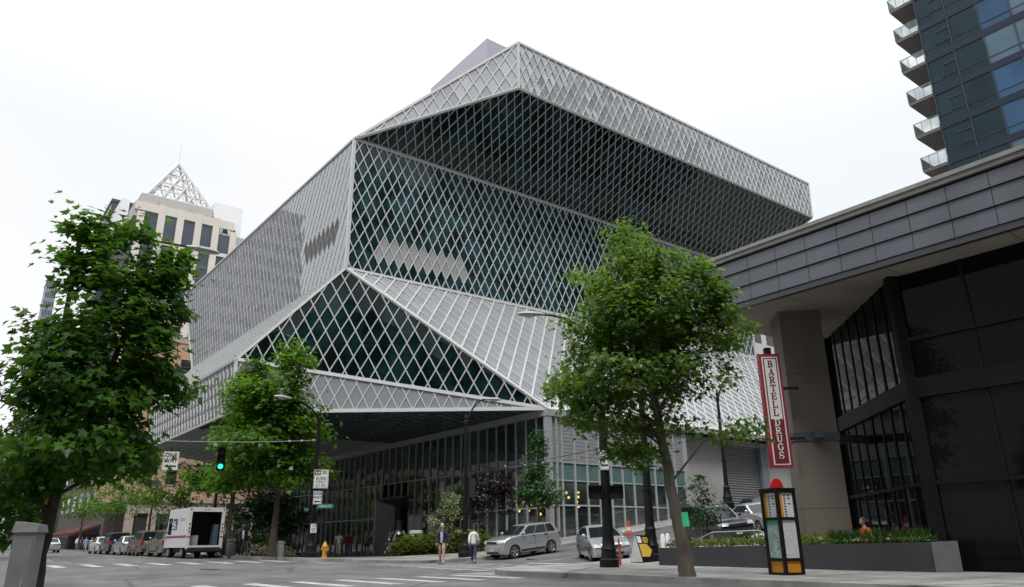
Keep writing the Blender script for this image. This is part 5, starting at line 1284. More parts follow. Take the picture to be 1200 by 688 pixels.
# ------------------------------------------------------------------ street furniture
LH = mat('lamp_head_grey', (.36, .37, .38), .45, var=.06); LGL = mat('lamp_lens', (.5, .52, .52), .2)
SIGNW = mat('sign_sheet_white', (.66, .67, .66), .45, var=.04); SIGNK = mat('sign_black', (.012, .012, .012), .5); GREEN = mat('street_sign_green', (.01, .16, .12), .4, var=.08)
def lamp_post(label, x, y, h, arm_dir, arm_len, arm_rise=1.4, r=.11, z=None, finial=True, base=1.0):
    z = H(x, y) + .14 if z is None else z
    t = thing('lamp_post', label, 'street lamp', (x, y, z))
    m = MB(); m.lathe([(.36 * base, -.1), (.36 * base, .25), (.30 * base, .3), (.27 * base, .55), (.3 * base, .6), (.25 * base, .68), (.2 * base, 1.1), (.22 * base, 1.2), (r * 1.25, 1.3)], n=12); m.build('base', BLACK, t, True, 30)
    m = MB(); m.lathe([(r * 1.25, 1.3), (r * 1.1, h * .4), (r * 1.35, h * .4 + .02), (r * 1.35, h * .4 + .12), (r * 1.05, h * .4 + .14), (r * .8, h - .3), (r * 1.1, h - .28), (r * 1.1, h - .1), (r * .5, h)] + ([(r * .9, h + .1), (r * .3, h + .3), (.01, h + .34)] if finial else [(.01, h + .02)]), n=12); m.build('pole', BLACK, t, True, 30)
    if arm_len:
        a = Vector((arm_dir[0], arm_dir[1], 0)).normalized(); L_ = arm_len
        pts = [Vector((0, 0, h - .25)), a * (.12 * L_) + Vector((0, 0, h + arm_rise * .12)), a * (.3 * L_) + Vector((0, 0, h + arm_rise * .5)), a * (.55 * L_) + Vector((0, 0, h + arm_rise * .82)), a * (.8 * L_) + Vector((0, 0, h + arm_rise * .97)), a * L_ + Vector((0, 0, h + arm_rise))]
        m = MB(); m.tube(pts, [.06, .055, .05, .045, .04, .038], 8); m.build('arm', BLACK, t, True)
        ang = math.atan2(a.y, a.x); e = pts[-1]
        m = MB()
        for s, (rx, rz_) in zip((-.15, .0, .25, .55, .8, .92), ((.05, .05), (.1, .08), (.17, .11), (.19, .12), (.13, .08), (.02, .02))):
            for k in range(10):
                th = 2 * PI * k / 10; m.v.append((s, rx * math.cos(th), rz_ * math.sin(th) * (1 if math.sin(th) > 0 else .6)))
        for i in range(5):
            for k in range(10): m.f.append([i * 10 + k, i * 10 + (k + 1) % 10, (i + 1) * 10 + (k + 1) % 10, (i + 1) * 10 + k]); m.m.append(0)
        m.xform(Matrix.Translation(e) @ Matrix.Rotation(ang, 4, 'Z')); o = m.build('lamp_head', LH, t, True)
        m = MB(); m.ball((0, 0, 0), .17, 10, sq=(1.3, .85, .4)); m.xform(Matrix.Translation(e + a * .45 - Vector((0, 0, .06))) @ Matrix.Rotation(ang, 4, 'Z')); m.build('lens', LGL, o, True)
    return t
def sign(name, label, x, y, z, w, h, m, face, cat='sign', thick=.012):
    """flat sign whose face looks towards direction `face` (x,y); local x runs right as read, local -y is the front"""
    rz = math.atan2(face[1], face[0]) + PI / 2
    t = thing(name, label, cat, (x, y, z), rz)
    b = MB(); b.mm(-w / 2, w / 2, 0, thick, 0, h); b.build('sign_plate', m, t); return t
def wr(t, s, size, x, z, m=None, sx=1.0, bold=.0):
    return text('lettering', s, size, m or SIGNK, t, (x, -.004, z), (PI / 2, 0, 0), .003, sx=sx, bold=bold)
def strokes(t, rects, m=None, name='marking', yy=-.003):
    b = MB()
    for x0, x1, z0, z1 in rects: b.mm(x0, x1, yy - .003, yy, z0, z1)
    return b.build(name, m or SIGNK, t)
def arrow_left(t, x, z, w, h):
    b = MB(); b.poly([(x - w / 2, -.006, z), (x - w * .2, -.006, z - h / 2), (x - w * .2, -.006, z - h * .2), (x + w / 2, -.006, z - h * .2), (x + w / 2, -.006, z + h * .2), (x - w * .2, -.006, z + h * .2), (x - w * .2, -.006, z + h / 2)]); b.build('arrow', SIGNK, t)
def border(t, w, h, e=.025, b_=.012, m=None):
    strokes(t, [(-w / 2 + e, w / 2 - e, e, e + b_), (-w / 2 + e, w / 2 - e, h - e - b_, h - e), (-w / 2 + e, -w / 2 + e + b_, e + b_, h - e - b_), (w / 2 - e - b_, w / 2 - e, e + b_, h - e - b_)], m, 'border')
def toward(x, y, turn=0):
    a = math.atan2(-y, -x) + rad(turn); return (math.cos(a), math.sin(a))
RV = (_rt.x, _rt.y)
def shift(p, d): return (p[0] + RV[0] * d, p[1] + RV[1] * d)
# lamp post with the bus lane sign
lp = pol(364, 43); lamp_post('black lamp post carrying the bus lane sign, its arm reaching left over the avenue', lp[0], lp[1], 7.55, (-1, -.15), 2.0, .75)
s0 = shift(lp, .06); f = (-lp[0] * .9 - .0, -lp[1])
def s_at(p, z, dy=.16): l = math.hypot(*p); return p[0] - p[0] / l * dy, p[1] - p[1] / l * dy, z
x, y, z = s_at(shift(lp, .32), 3.92); t = sign('bus_sign', 'large white bus lane sign on the lamp post at the library plaza', x, y, z, .78, 1.0, SIGNW, toward(x, y)); border(t, .78, 1.0)
strokes(t, [(-.34, -.04, .70, .95)], SIGNK, 'bus_symbol_panel'); strokes(t, [(-.29, -.24, .76, .9), (-.14, -.09, .76, .9), (-.24, -.14, .82, .85), (-.26, -.12, .73, .745)], SIGNW, 'bus_symbol', -.0065)
wr(t, 'BUSES', .2, 0, .53, bold=.001); wr(t, 'ONLY', .2, 0, .34, bold=.001); wr(t, '3-7 PM', .19, 0, .14); strokes(t, [(.04, .3, .86, .9), (.06, .28, .77, .81)])
x, y, z = s_at(shift(lp, .2), 3.08); t = sign('one_way_sign', 'small white ONE WAY sign with left arrow below the bus lane sign', x, y, z, .46, .7, SIGNW, toward(x, y)); border(t, .46, .7, .015, .01)
wr(t, 'ONE', .19, 0, .56, bold=.004); wr(t, 'WAY', .19, 0, .36, bold=.004); arrow_left(t, 0, .15, .36, .14)
x, y, z = s_at(shift(lp, .62), 2.86); t = sign('street_name_sign', 'green street name sign sticking out of the lamp post below the white signs', x, y, z, 1.0, .24, GREEN, toward(x, y, -25)); wr(t, 'Madison St', .17, 0, .12, SIGNW, .95)
x, y, z = s_at(shift(lp, -.35), 2.7, .0); t = sign('street_name_sign', 'dark green cross street sign edge on at the left of the lamp post', x, y, z, .5, .24, GREEN, toward(x, y, 62)); wr(t, '4th Ave', .13, 0, .12, SIGNW)
def ped_head(label, p, z, dx, cat='signal'):
    q = shift(p, dx); t = thing('pedestrian_signal', label, cat, (q[0], q[1], z), math.atan2(-q[1], -q[0]) + PI / 2)
    b = MB(); b.mm(-.22, .22, -.2, .1, -.22, .22); b.build('housing', BLACK, t); b = MB(); b.mm(-.25, .25, -.36, -.2, .2, .235); b.mm(-.25, -.22, -.34, -.2, -.2, .2); b.mm(.22, .25, -.34, -.2, -.2, .2); b.build('visor', BLACK, t); b = MB(); b.mm(-.19, .19, -.206, -.201, -.19, .19); b.build('signal_face', mat('dark_signal_face', (.02, .02, .025), .2), t)
ped_head('black pedestrian signal head on the lamp post with the bus lane sign', lp, 2.35, .42)
x, y, z = s_at(shift(lp, .1), 1.62); t = sign('parking_sign', 'small white sign with red print low on the lamp post with the bus lane sign', x, y, z, .32, .46, SIGNW, toward(x, y)); wr(t, 'NO', .12, 0, .35, mat('sign_print_red', (.4, .03, .03), .5)); strokes(t, [(-.1, .1, .2, .23), (-.12, .12, .13, .16), (-.08, .08, .06, .09)], MATS['sign_print_red'])
# lamp post at the crosswalk
lq = pol(545, 42.2); lamp_post('tall black lamp post with a curved arm at the crosswalk by the fern bed', lq[0], lq[1], 7.4, (.80, -.25), 1.25, 1.25)
b = MB(); b.mm(-.16, .16, -.1, .1, 0, 1.0); o = b.build('signal_cabinet', mat('pole_box_dark', (.03, .035, .035), .5), None); q = shift(lq, .35); o.location = (q[0], q[1], 3.4); tag(o, 'small dark grey box strapped high on the crosswalk lamp post', 'box')
# black post by the near kerb, ONE WAY sign and signal heads
lr_ = pol(713, 27); lamp_post('thick black post with a ONE WAY sign in front of the silver hatchback', lr_[0], lr_[1], 8.1, (-.86, .55), 2.15, .9, r=.15, base=.95)
x, y, z = s_at(shift(lr_, .0), 3.38, .2); t = sign('one_way_sign', 'white ONE WAY sign on the thick black post beneath the tree crown', x, y, z, .34, .72, SIGNW, toward(x, y)); border(t, .34, .72, .012, .01)
wr(t, 'ONE', .16, 0, .58, bold=.004); wr(t, 'WAY', .16, 0, .38, bold=.004); arrow_left(t, 0, .17, .26, .13)
ped_head('black pedestrian signal head on the left of the thick black post', lr_, 2.62, -.36); ped_head('black pedestrian signal head on the right of the thick black post', lr_, 2.62, .36)
ls = pol(763, 31); lamp_post('black lamp post rising into the tree crown beside the planter', ls[0], ls[1], 6.6, (0, 0), 0, r=.15, base=1.05)
lu = pol(858, 50); lamp_post('black lamp post up the hill in front of the roller shutter', lu[0], lu[1], 7.0, (.8, -.6), 1.1, 1.3, r=.11, z=2.95)
lv = pol(146, 12.2); lamp_post('grey street lamp whose head shows through the big maple', *pol(26, 24), 9.7, (pol(180, 24.5)[0] - pol(26, 24)[0], pol(180, 24.5)[1] - pol(26, 24)[1]), 3.1, .35, r=.08, base=.5, z=.15)
# pole behind the mail truck, traffic signals on the span wire
tpp = pol(247, 58); b = MB(); b.lathe([(.2, -.1), (.2, .5), (.12, .6), (.1, 6.4), (.02, 6.5)], n=10); o = b.build('street_pole', BLACK, None, True); o.location = (*tpp, H(*tpp)); tag(o, 'plain black pole rising behind the mail truck below the green light', 'pole')
def signal(label, x, y, z, lit, cat='traffic light', yaw=None):
    t = thing('traffic_signal', label, cat, (x, y, z), (math.atan2(-y, -x) + PI / 2) if yaw is None else yaw)
    b = MB(); b.mm(-.19, .19, -.05, .2, -.56, .56); b.mm(-.03, .03, .05, .11, .56, .72); b.build('housing', BLACK, t)
    for i, zz in enumerate((.36, 0, -.36)):
        nm = ('red', 'amber', 'green')[i]; on = (nm == lit)
        mt_ = emit('lit_green_lens', (.04, .9, .6), 1.4) if on and nm == 'green' and 'lit_green_lens' not in MATS else emit('lit_red_lens', (.9, .04, .02), 2.2) if on and nm == 'red' and 'lit_red_lens' not in MATS else MATS['lit_' + nm + '_lens'] if on else mat('unlit_lens', (.03, .012, .01), .3)
        b = MB(); b.lathe([(.125, -.055), (.1, -.085), (.02, -.095)], (0, 0, zz), 16, 'y'); b.build('signal_lens', mt_, t, True)
        b = MB(); n = 10
        for k in range(n):
            a0, a1 = PI * (-.15 + 1.3 * k / n), PI * (-.15 + 1.3 * (k + 1) / n)
            p = lambda a, yy, r_=.165: (r_ * math.cos(a), yy, zz + r_ * math.sin(a)); b.add([p(a0, -.05), p(a1, -.05), p(a1, -.3), p(a0, -.3), p(a0, -.05, .175), p(a1, -.05, .175), p(a1, -.3, .175), p(a0, -.3, .175)], [(0, 1, 2, 3), (7, 6, 5, 4), (3, 2, 6, 7)])
        b.build('visor', BLACK, t)
    return t
wz0 = 6.4
gx, gy = pol(248, 39.5); signal('traffic light showing green hanging in front of the street trees', gx, gy, 5.05, 'green')
rx, ry = pol(42, 60); signal('distant traffic light showing red behind the big maple', rx, ry, 3.5, 'red')
b = MB(); b.lathe([(.11, -4), (.09, 0), (.09, 1)], n=8); o = b.build('street_pole', BLACK, None, True); o.location = (rx + .05, ry + .25, 3.0); tag(o, 'black pole carrying the distant red traffic light at the left edge', 'pole')
x, y = pol(187, 38.2); t = sign('one_way_sign', 'white ONE WAY sign hanging from the span wire by the maple crown', x, y, 4.35, .66, .84, SIGNW, toward(x, y)); wr(t, 'ONE', .25, 0, .67, bold=.004); wr(t, 'WAY', .25, 0, .43, bold=.004); arrow_left(t, 0, .18, .5, .16)
b = MB(); b.mm(-.03, .03, .02, .05, .6, 1.0); b.build('sign_hanger', BLACK, t)
b = MB()
pts = []
P0, P1 = Vector((lp[0], lp[1], 6.55)), Vector((-9, 31.5, 5.7))
for i in range(25):
    s = i / 24; p = P0.lerp(P1, s); p.z -= 2.9 * s * (1 - s); pts.append(p)
b.tube(pts, .022, 5); o = b.build('span_wire', mat('wire_grey', (.3, .3, .3), .5), None); tag(o, 'sagging cable from the bus sign lamp post to the left, carrying the signals', 'cable')
for i in range(3):
    s = .012 + i * .03; p = P0.lerp(P1, s); p.z -= 2.9 * s * (1 - s)
    b = MB(); b.lathe([(.03, -.07), (.06, -.05), (.06, .05), (.03, .07)], n=8, axis='x'); o = b.build('wire_insulator', LH, None, True); o.location = p; tag(o, 'pale insulator on the cable just left of the bus sign lamp post', 'insulator', 'insulators on the left cable')
def wire(label, a, c, sag, n=20, r=.012, beads=0, bg=''):
    b = MB(); pts = []
    for i in range(n + 1): s = i / n; p = Vector(a).lerp(Vector(c), s); p.z -= 4 * sag * s * (1 - s); pts.append(p)
    b.tube(pts, r, 5); o = b.build('overhead_wire', BLACK, None); tag(o, label, 'wire')
    for k in range(beads):
        s = .12 + .3 * k / max(1, beads - 1); p = Vector(a).lerp(Vector(c), s); p.z -= 4 * sag * s * (1 - s)
        b = MB(); b.lathe([(.025, -.06), (.055, -.04), (.055, .04), (.025, .06)], n=8, axis='x'); o = b.build('wire_insulator', LH, None, True); o.location = p; tag(o, 'pale insulator on the trolley wire in front of the lobby glass', 'insulator', bg)
wire('trolley wire crossing in front of the lobby glass at the crosswalk lamp', (lq[0], lq[1], 4.9), (44, 31.5, 8.2), .35, beads=6, bg='insulators on the trolley wire')
wire('thin wire from the thick black post across to the lobby corner', (lr_[0], lr_[1], 4.2), (lq[0], lq[1], 4.75), .1)
wire('long thin wire along the avenue under the library soffit', (lp[0], lp[1], 5.8), (lq[0], lq[1], 6.0), .2, r=.01)
# hydrant
hx, hy = pol(381, 42); t = thing('fire_hydrant', 'yellow fire hydrant on the plaza kerb right of the bus sign lamp post', 'hydrant', (hx, hy, H(hx, hy) + .15))
YEL = mat('hydrant_yellow', (.5, .25, .015), .45, var=.1, scale=8)
b = MB(); b.lathe([(.17, -.05), (.17, .05), (.12, .07), (.115, .5), (.15, .52), (.15, .57), (.13, .6), (.11, .68), (.06, .76), (.04, .78), (.04, .83), (.01, .84)], n=14); b.build('barrel', YEL, t, True, 30)
b = MB(); b.lathe([(.06, -.2), (.065, -.15), (.05, -.14), (.05, .14), (.065, .15), (.06, .2)], (0, 0, .44), 10, 'x'); b.build('outlet_cap', YEL, t, True, 30); b = MB(); b.lathe([(.08, -.2), (.085, -.14), (.07, -.13), (.07, 0)], (0, 0, .4), 10, 'y'); b.build('outlet_cap', YEL, t, True, 30)
# black bronze fountain
BRZ = mat('black_bronze', (.012, .013, .014), .28, var=.4, scale=6, spec=.7); fx, fy = pol(467, 53)
t = thing('bronze_fountain', 'dark bronze fountain sculpture on a wide black base before the entrance portal', 'fountain', (fx, fy, .1))
b = MB(); b.lathe([(1.05, 0), (1.05, .12), (.85, .16), (.8, .42), (1.0, .48), (1.02, .56), (.4, .62)], n=20); b.build('basin', BRZ, t, True, 30)
b = MB(); b.lathe([(.32, .6), (.26, .9), (.16, 1.05), (.15, 1.2), (.38, 1.35), (.46, 1.5), (.36, 1.68), (.18, 1.78), (.17, 2.3), (.24, 2.32), (.24, 2.4), (.02, 2.42)], n=14); b.build('stem', BRZ, t, True, 30)
for k in range(5):
    a = 2 * PI * k / 5; b = MB(); b.tube([(math.cos(a) * .22, math.sin(a) * .22, .6), (math.cos(a) * .7, math.sin(a) * .7, .8), (math.cos(a) * .62, math.sin(a) * .62, 1.3), (math.cos(a) * .36, math.sin(a) * .36, 1.75)], [.09, .12, .11, .05], 8); b.ball((math.cos(a) * .62, math.sin(a) * .62, 1.1), .17, 10); b.build('bronze_scroll', mat('mottled_bronze', (.10, .105, .11), .25, metal=.6, var=.5, scale=7), t, True)  # scrolls in a paler, blotchier metal than the stem
# litter bins
def bin_(label, x, y, z, r, h, m, cap=None):
    t = thing('litter_bin', label, 'bin', (x, y, z)); b = MB(); b.lathe([(r * .9, 0), (r, .05), (r, h * .72), (r * .94, h * .74)], n=16); b.build('bin_body', m, t, True, 30)
    b = MB(); b.lathe([(r * .92, h * .74), (r * .92, h * .84), (r * 1.04, h * .85), (r * 1.0, h * .97), (r * .6, h), (.02, h)], n=16); b.build('bin_lid', cap or m, t, True, 30)
bx, by = pol(487, 52); bin_('white litter bin behind the ferns, right of the bronze fountain', bx, by, .5, .45, 1.35, mat('bin_white', (.5, .51, .5), .5), mat('bin_white_lid', (.55, .56, .55), .5))
bx, by = pol(271, 50); bin_('grey litter bin on the sidewalk just right of the mail truck', bx, by, H(bx, by) + .12, .28, 1.0, mat('bin_grey', (.11, .115, .12), .5))
bx, by = pol(329, 45.5); bin_('low grey bollard like bin beside the bus sign street tree', bx, by, H(bx, by) + .1, .2, .9, mat('bin_pale_grey', (.3, .31, .31), .5))
# cone, folding board, delineator, white posts
cx_, cy_ = pol(738, 47); t = thing('traffic_cone', 'orange traffic cone with a pale band on the uphill sidewalk', 'cone', (cx_, cy_, H(cx_, cy_) + .15)); ORG = mat('cone_orange', (.55, .07, .02), .5, var=.08)
b = MB(); b.box((0, 0, .025), (.42, .42, .05)); b.build('cone_foot', ORG, t); b = MB(); b.lathe([(.18, .05), (.14, .25), (.103, .45), (.09, .53), (.04, .85), (.03, .86)], n=14); b.build('cone_body', ORG, t, True); b = MB(); b.lathe([(.146, .26), (.108, .46)], n=14); b.build('cone_band', mat('reflective_band', (.6, .6, .6), .4), t, True)
ax, ay = pol(752, 30.5); t = thing('folding_sign', 'white folding sidewalk sign with a yellow arrow panel behind the thick black post', 'sign', (ax, ay, H(ax, ay) + .16), rad(0))
YA = mat('arrow_yellow', (.62, .42, .06), .5, var=.05); WB = mat('board_white', (.5, .5, .49), .6)
b = MB(); b.add([(-.34, -.34, 0), (.34, -.34, 0), (.34, -.03, .98), (-.34, -.03, .98), (-.34, -.31, 0), (.34, -.31, 0), (.34, 0, .98), (-.34, 0, .98)], [(0, 1, 2, 3), (7, 6, 5, 4), (0, 4, 5, 1), (1, 5, 6, 2), (2, 6, 7, 3), (3, 7, 4, 0)]); b.build('front_board', BLACK, t)
b = MB(); b.add([(-.34, .34, 0), (.34, .34, 0), (.34, .03, .98), (-.34, .03, .98), (-.34, .31, 0), (.34, .31, 0), (.34, .003, .98), (-.34, .003, .98)], [(3, 2, 1, 0), (4, 5, 6, 7), (1, 5, 4, 0), (2, 6, 5, 1), (3, 7, 6, 2), (0, 4, 7, 3)]); b.build('rear_board', WB, t)
b = MB(); b.add([(-.349, -.33, .02), (-.349, .33, .02), (-.349, .02, .95), (-.349, -.02, .95)], [(0, 1, 2, 3)]); b.build('side_flap', WB, t)
def onb(x, z, o=.004): s = z / .98; return (x, -.34 + .31 * s - o, z + .001)
b = MB(); b.poly([onb(*p) for p in ((-.3, .2), (.12, .2), (.33, .42), (.12, .66), (-.3, .66))]); b.build('yellow_arrow', YA, t)
b = MB(); b.poly([onb(*p) for p in ((-.33, .7), (-.12, .7), (-.12, .94), (-.33, .94))]); b.build('white_square', WHITE, t)
b = MB()
for k, (a, c) in enumerate(((-.05, .25), (-.08, .27), (-.03, .22))): z = .9 - k * .075; b.poly([onb(*p) for p in ((a, z - .045), (c, z - .045), (c, z), (a, z))])
b.build('board_lettering', YA, t)
dx_, dy_ = pol(726, 28.5); b = MB(); b.lathe([(.12, -.1), (.12, .03), (.04, .05), (.035, 1.05), (.01, 1.08)], n=10); o = b.build('delineator_post', mat('delineator_orange', (.5, .09, .04), .5), None, True); o.location = (dx_, dy_, H(dx_, dy_) + .02); o.rotation_euler = (0, rad(-6), .5); tag(o, 'leaning orange marker post beside the thick black post', 'post')
for k, p_ in enumerate((777, 783)):
    wx_, wy_ = pol(p_, 33); b = MB(); b.lathe([(.1, -.1), (.1, .8), (.07, .92), (.01, .95)], n=12); b.mm(-.11, .11, -.012, .012, .55, .7); o = b.build('white_bollard', WHITE, None, True); o.location = (wx_, wy_, H(wx_, wy_) + .12); tag(o, 'stubby white bollard of a pair at the end of the charcoal planter', 'bollard', 'white bollards by the planter')
# bus timetable kiosk
kx, ky = pol(918, 21); t = thing('timetable_kiosk', 'black framed bus timetable post with orange panels and a red rounded top', 'kiosk', (kx, ky, H(kx, ky) + .14), rad(-14))
hw = .27; hh_ = 2.06
b = MB()
for sx_ in (-1, 1):
    for sy_ in (-1, 1): b.mm(sx_ * hw - .04, sx_ * hw + .04, sy_ * hw - .04, sy_ * hw + .04, 0, hh_)
for z in (.0, .34, 1.32, hh_ - .07): 
    for sg_ in (-1, 1):
        b.mm(-hw + .042, hw - .042, sg_ * hw - .038, sg_ * hw + .038, z, z + .07); b.mm(sg_ * hw - .038, sg_ * hw + .038, -hw + .042, hw - .042, z, z + .07)
b.mm(-hw - .05, hw + .05, -hw - .05, hw + .05, hh_, hh_ + .05); b.build('frame', BLACK, t)
KO = mat('kiosk_orange', (.55, .23, .012), .4, var=.06); KP = mat('timetable_paper', (.58, .6, .6), .3, var=.04); KG = mat('map_paper', (.30, .42, .40), .3, var=.25, scale=6)
def face(i, x0, x1, z0, z1, m, out=.0, name='panel', bb=None):
    """rect on side i (0: -y, 1: -x)"""
    b = bb or MB(); d = hw + out
    q = [(x0, -d, z0), (x1, -d, z0), (x1, -d, z1), (x0, -d, z1)] if i == 0 else [(-d, x1, z0), (-d, x0, z0), (-d, x0, z1), (-d, x1, z1)]
    if i == 1: q = [(-d, -x0, z0), (-d, -x1, z0), (-d, -x1, z1), (-d, -x0, z1)]
    b.poly(q)
    if bb is None: b.build(name, m, t)
w_ = hw - .045
KK = mat('print_black', (.03, .03, .035), .5)
for i in (0, 1):
    face(i, -w_, w_, .07, .34, KO, .0, 'orange_panel')
    face(i, -w_, w_, .41, 1.32, KP if i == 0 else KG, .0, 'timetable')
    face(i, -w_, w_, 1.39, hh_ - .07, KP, .0, 'route_panel')
    face(i, -w_, -w_ + .11, 1.39, hh_ - .07, KO, .003, 'route_band')
    b = MB(); 
    for k in range(9):
        z = hh_ - .14 - k * .066; face(i, -w_ + .15, -w_ + .22, z - .02, z + .012, None, .004, bb=b)
        if k in (0, 1, 3): face(i, .06, .14, z - .02, z + .012, None, .004, bb=b)
    b.build('route_numbers', KK, t)
    b = MB()
    R = random.Random(40 + i)
    if i == 0:
        for c in range(6):
            for k in range(26):
                if R.random() < .8: face(i, -w_ + .03 + c * .066, -w_ + .03 + c * .066 + R.uniform(.015, .035), .46 + k * .032, .46 + k * .032 + .012, None, .003, bb=b)
    else:
        for k in range(14): x = R.uniform(-w_ + .03, w_ - .08); z = R.uniform(.5, 1.15); face(i, x, x + R.uniform(.01, .12), z, z + R.uniform(.006, .05), None, .003, bb=b)
    b.build('timetable_print', mat('print_grey', (.2, .22, .24), .5), t)
b = MB(); b.poly([(-w_, -hw - .002, 1.2), (w_, -hw - .002, 1.2)] + []) if False else None
face(1, -w_, w_, 1.22, 1.32, mat('map_header_green', (.05, .35, .2), .4), .004, 'map_header')
b = MB(); n = 14; pts = [(.21 * math.cos(PI * k / n), -.03, hh_ + .05 + .26 * math.sin(PI * k / n)) for k in range(n + 1)]; pts2 = [(p[0], .03, p[2]) for p in pts]
b.add(pts + pts2, [list(range(n + 1))[::-1], list(range(n + 1, 2 * n + 2))] + [[i, i + 1, n + 2 + i, n + 1 + i] for i in range(n)]); b.build('red_top', mat('kiosk_red', (.6, .02, .03), .4), t)
# grey cabinet at the left edge
gx_, gy_ = pol(33, 9.3); t = thing('signal_cabinet', 'weathered grey metal cabinet at the bottom left corner by the maple trunk', 'cabinet', (gx_, gy_, .1), rad(-24)); CAB = mat('cabinet_grey', (.19, .195, .19), .6, var=.15, scale=4, bump=.1)
b = MB(); b.mm(-.1, .1, -.13, .13, 0, 1.05); b.build('cabinet_body', CAB, t); b = MB(); b.add([(-.12, -.15, 1.053), (.12, -.15, 1.053), (.12, .15, 1.053), (-.12, .15, 1.053), (-.105, -.13, 1.16), (.105, -.13, 1.13), (.105, .13, 1.13), (-.105, .13, 1.16)], [(3, 2, 1, 0), (4, 5, 6, 7), (0, 1, 5, 4), (1, 2, 6, 5), (2, 3, 7, 6), (3, 0, 4, 7)]); b.build('cabinet_lid', CAB, t)
b = MB(); b.mm(-.085, .085, -.138, -.132, .06, .99); b.build('cabinet_door', CAB, t); b = MB(); b.mm(.04, .06, -.15, -.14, .5, .62); b.build('door_handle', STEEL, t)
# green paper tied to the street tree
tx, ty = pol(806, 19.6); b = MB(); n = 5
for k in range(n + 1): a = rad(-25 + 50 * k / n); b.v += [(math.sin(a) * .19, -math.cos(a) * .19, 0), (math.sin(a) * .19, -math.cos(a) * .19, .34)]
for k in range(n): b.f.append([2 * k, 2 * k + 2, 2 * k + 3, 2 * k + 1]); b.m.append(0)
o = b.build('paper_notice', mat('notice_green', (.05, .5, .25), .6), None, True); o.location = (tx, ty, 1.32); o.rotation_euler = (0, rad(-4), math.atan2(-ty, -tx) + PI / 2); tag(o, 'bright green paper notice fixed to the trunk of the leaning street tree', 'notice')
# bicycle rack hoops
for k, p_ in enumerate((287, 291)):
    ux, uy = pol(p_, 52); b = MB(); b.tube([(-.3, 0, -.1), (-.3, 0, .6), (-.2, 0, .78), (0, 0, .85), (.2, 0, .78), (.3, 0, .6), (.3, 0, -.1)], .025, 8); o = b.build('bicycle_hoop', STEEL, None, True); o.location = (ux, uy, H(ux, uy) + .15); o.rotation_euler = (0, 0, .6); tag(o, 'bare steel bicycle hoop on the sidewalk near the man in the dark suit', 'bike rack', 'bicycle hoops')
# security camera on the roof edge
b = MB(); b.tube([(0, 0, -.1), (0, 0, .5)], .05, 6); b.box((0, 0, .55), (1.3, .12, .12)); b.box((.5, 0, .5), (.4, .25, .22)); o = b.build('roof_antenna', BLACK, None); pr_ = ray_at(645, 66, y=42.6); o.location = (pr_.x, 42.6, 42.1); tag(o, 'tiny dark antenna fitting on the roof edge right of the topmost corner', 'antenna')
# ------------------------------------------------------------------ people
SKIN = mat('skin_light', (.42, .25, .18), .6, var=.06, scale=6); SKIN2 = mat('skin_brown', (.13, .07, .045), .6, var=.06, scale=6)
def cloth(n, c): return mat(n, c, .85, var=.12, scale=9)
def skinmesh(name, nodes, edges, parent, m, extra=None, root=0, sub=1):
    """nodes {key:(co, rx, ry)} -> one smooth continuous surface"""
    keys = list(nodes); me = bpy.data.meshes.new(name); me.from_pydata([nodes[k][0] for k in keys], [(keys.index(a), keys.index(b)) for a, b in edges], [])
    o = bpy.data.objects.new('tmp', me); COL.objects.link(o)
    sk = o.modifiers.new('s', 'SKIN'); sk.branch_smoothing = .4; ss = o.modifiers.new('u', 'SUBSURF'); ss.levels = sub; ss.render_levels = sub
    for i, k in enumerate(keys): d = me.skin_vertices[0].data[i]; d.radius = (nodes[k][1], nodes[k][2]); d.use_root = (k == keys[root])
    bpy.context.view_layer.update()
    ev = bpy.data.meshes.new_from_object(o.evaluated_get(bpy.context.evaluated_depsgraph_get())); bpy.data.objects.remove(o)
    if extra:
        bm = bmesh.new(); bm.from_mesh(ev)
        for mb in extra:
            vs = [bm.verts.new(v) for v in mb.v]
            for f in mb.f:
                try: bm.faces.new([vs[i] for i in f])
                except ValueError: pass
        bmesh.ops.recalc_face_normals(bm, faces=bm.faces[:]); bm.to_mesh(ev)
    ev.materials.clear(); ev.materials.append(m); ev.name = name
    ev.polygons.foreach_set('use_smooth', [True] * len(ev.polygons)); ev.update()
    q = bpy.data.objects.new(name, ev); COL.objects.link(q); q.parent = parent; return q
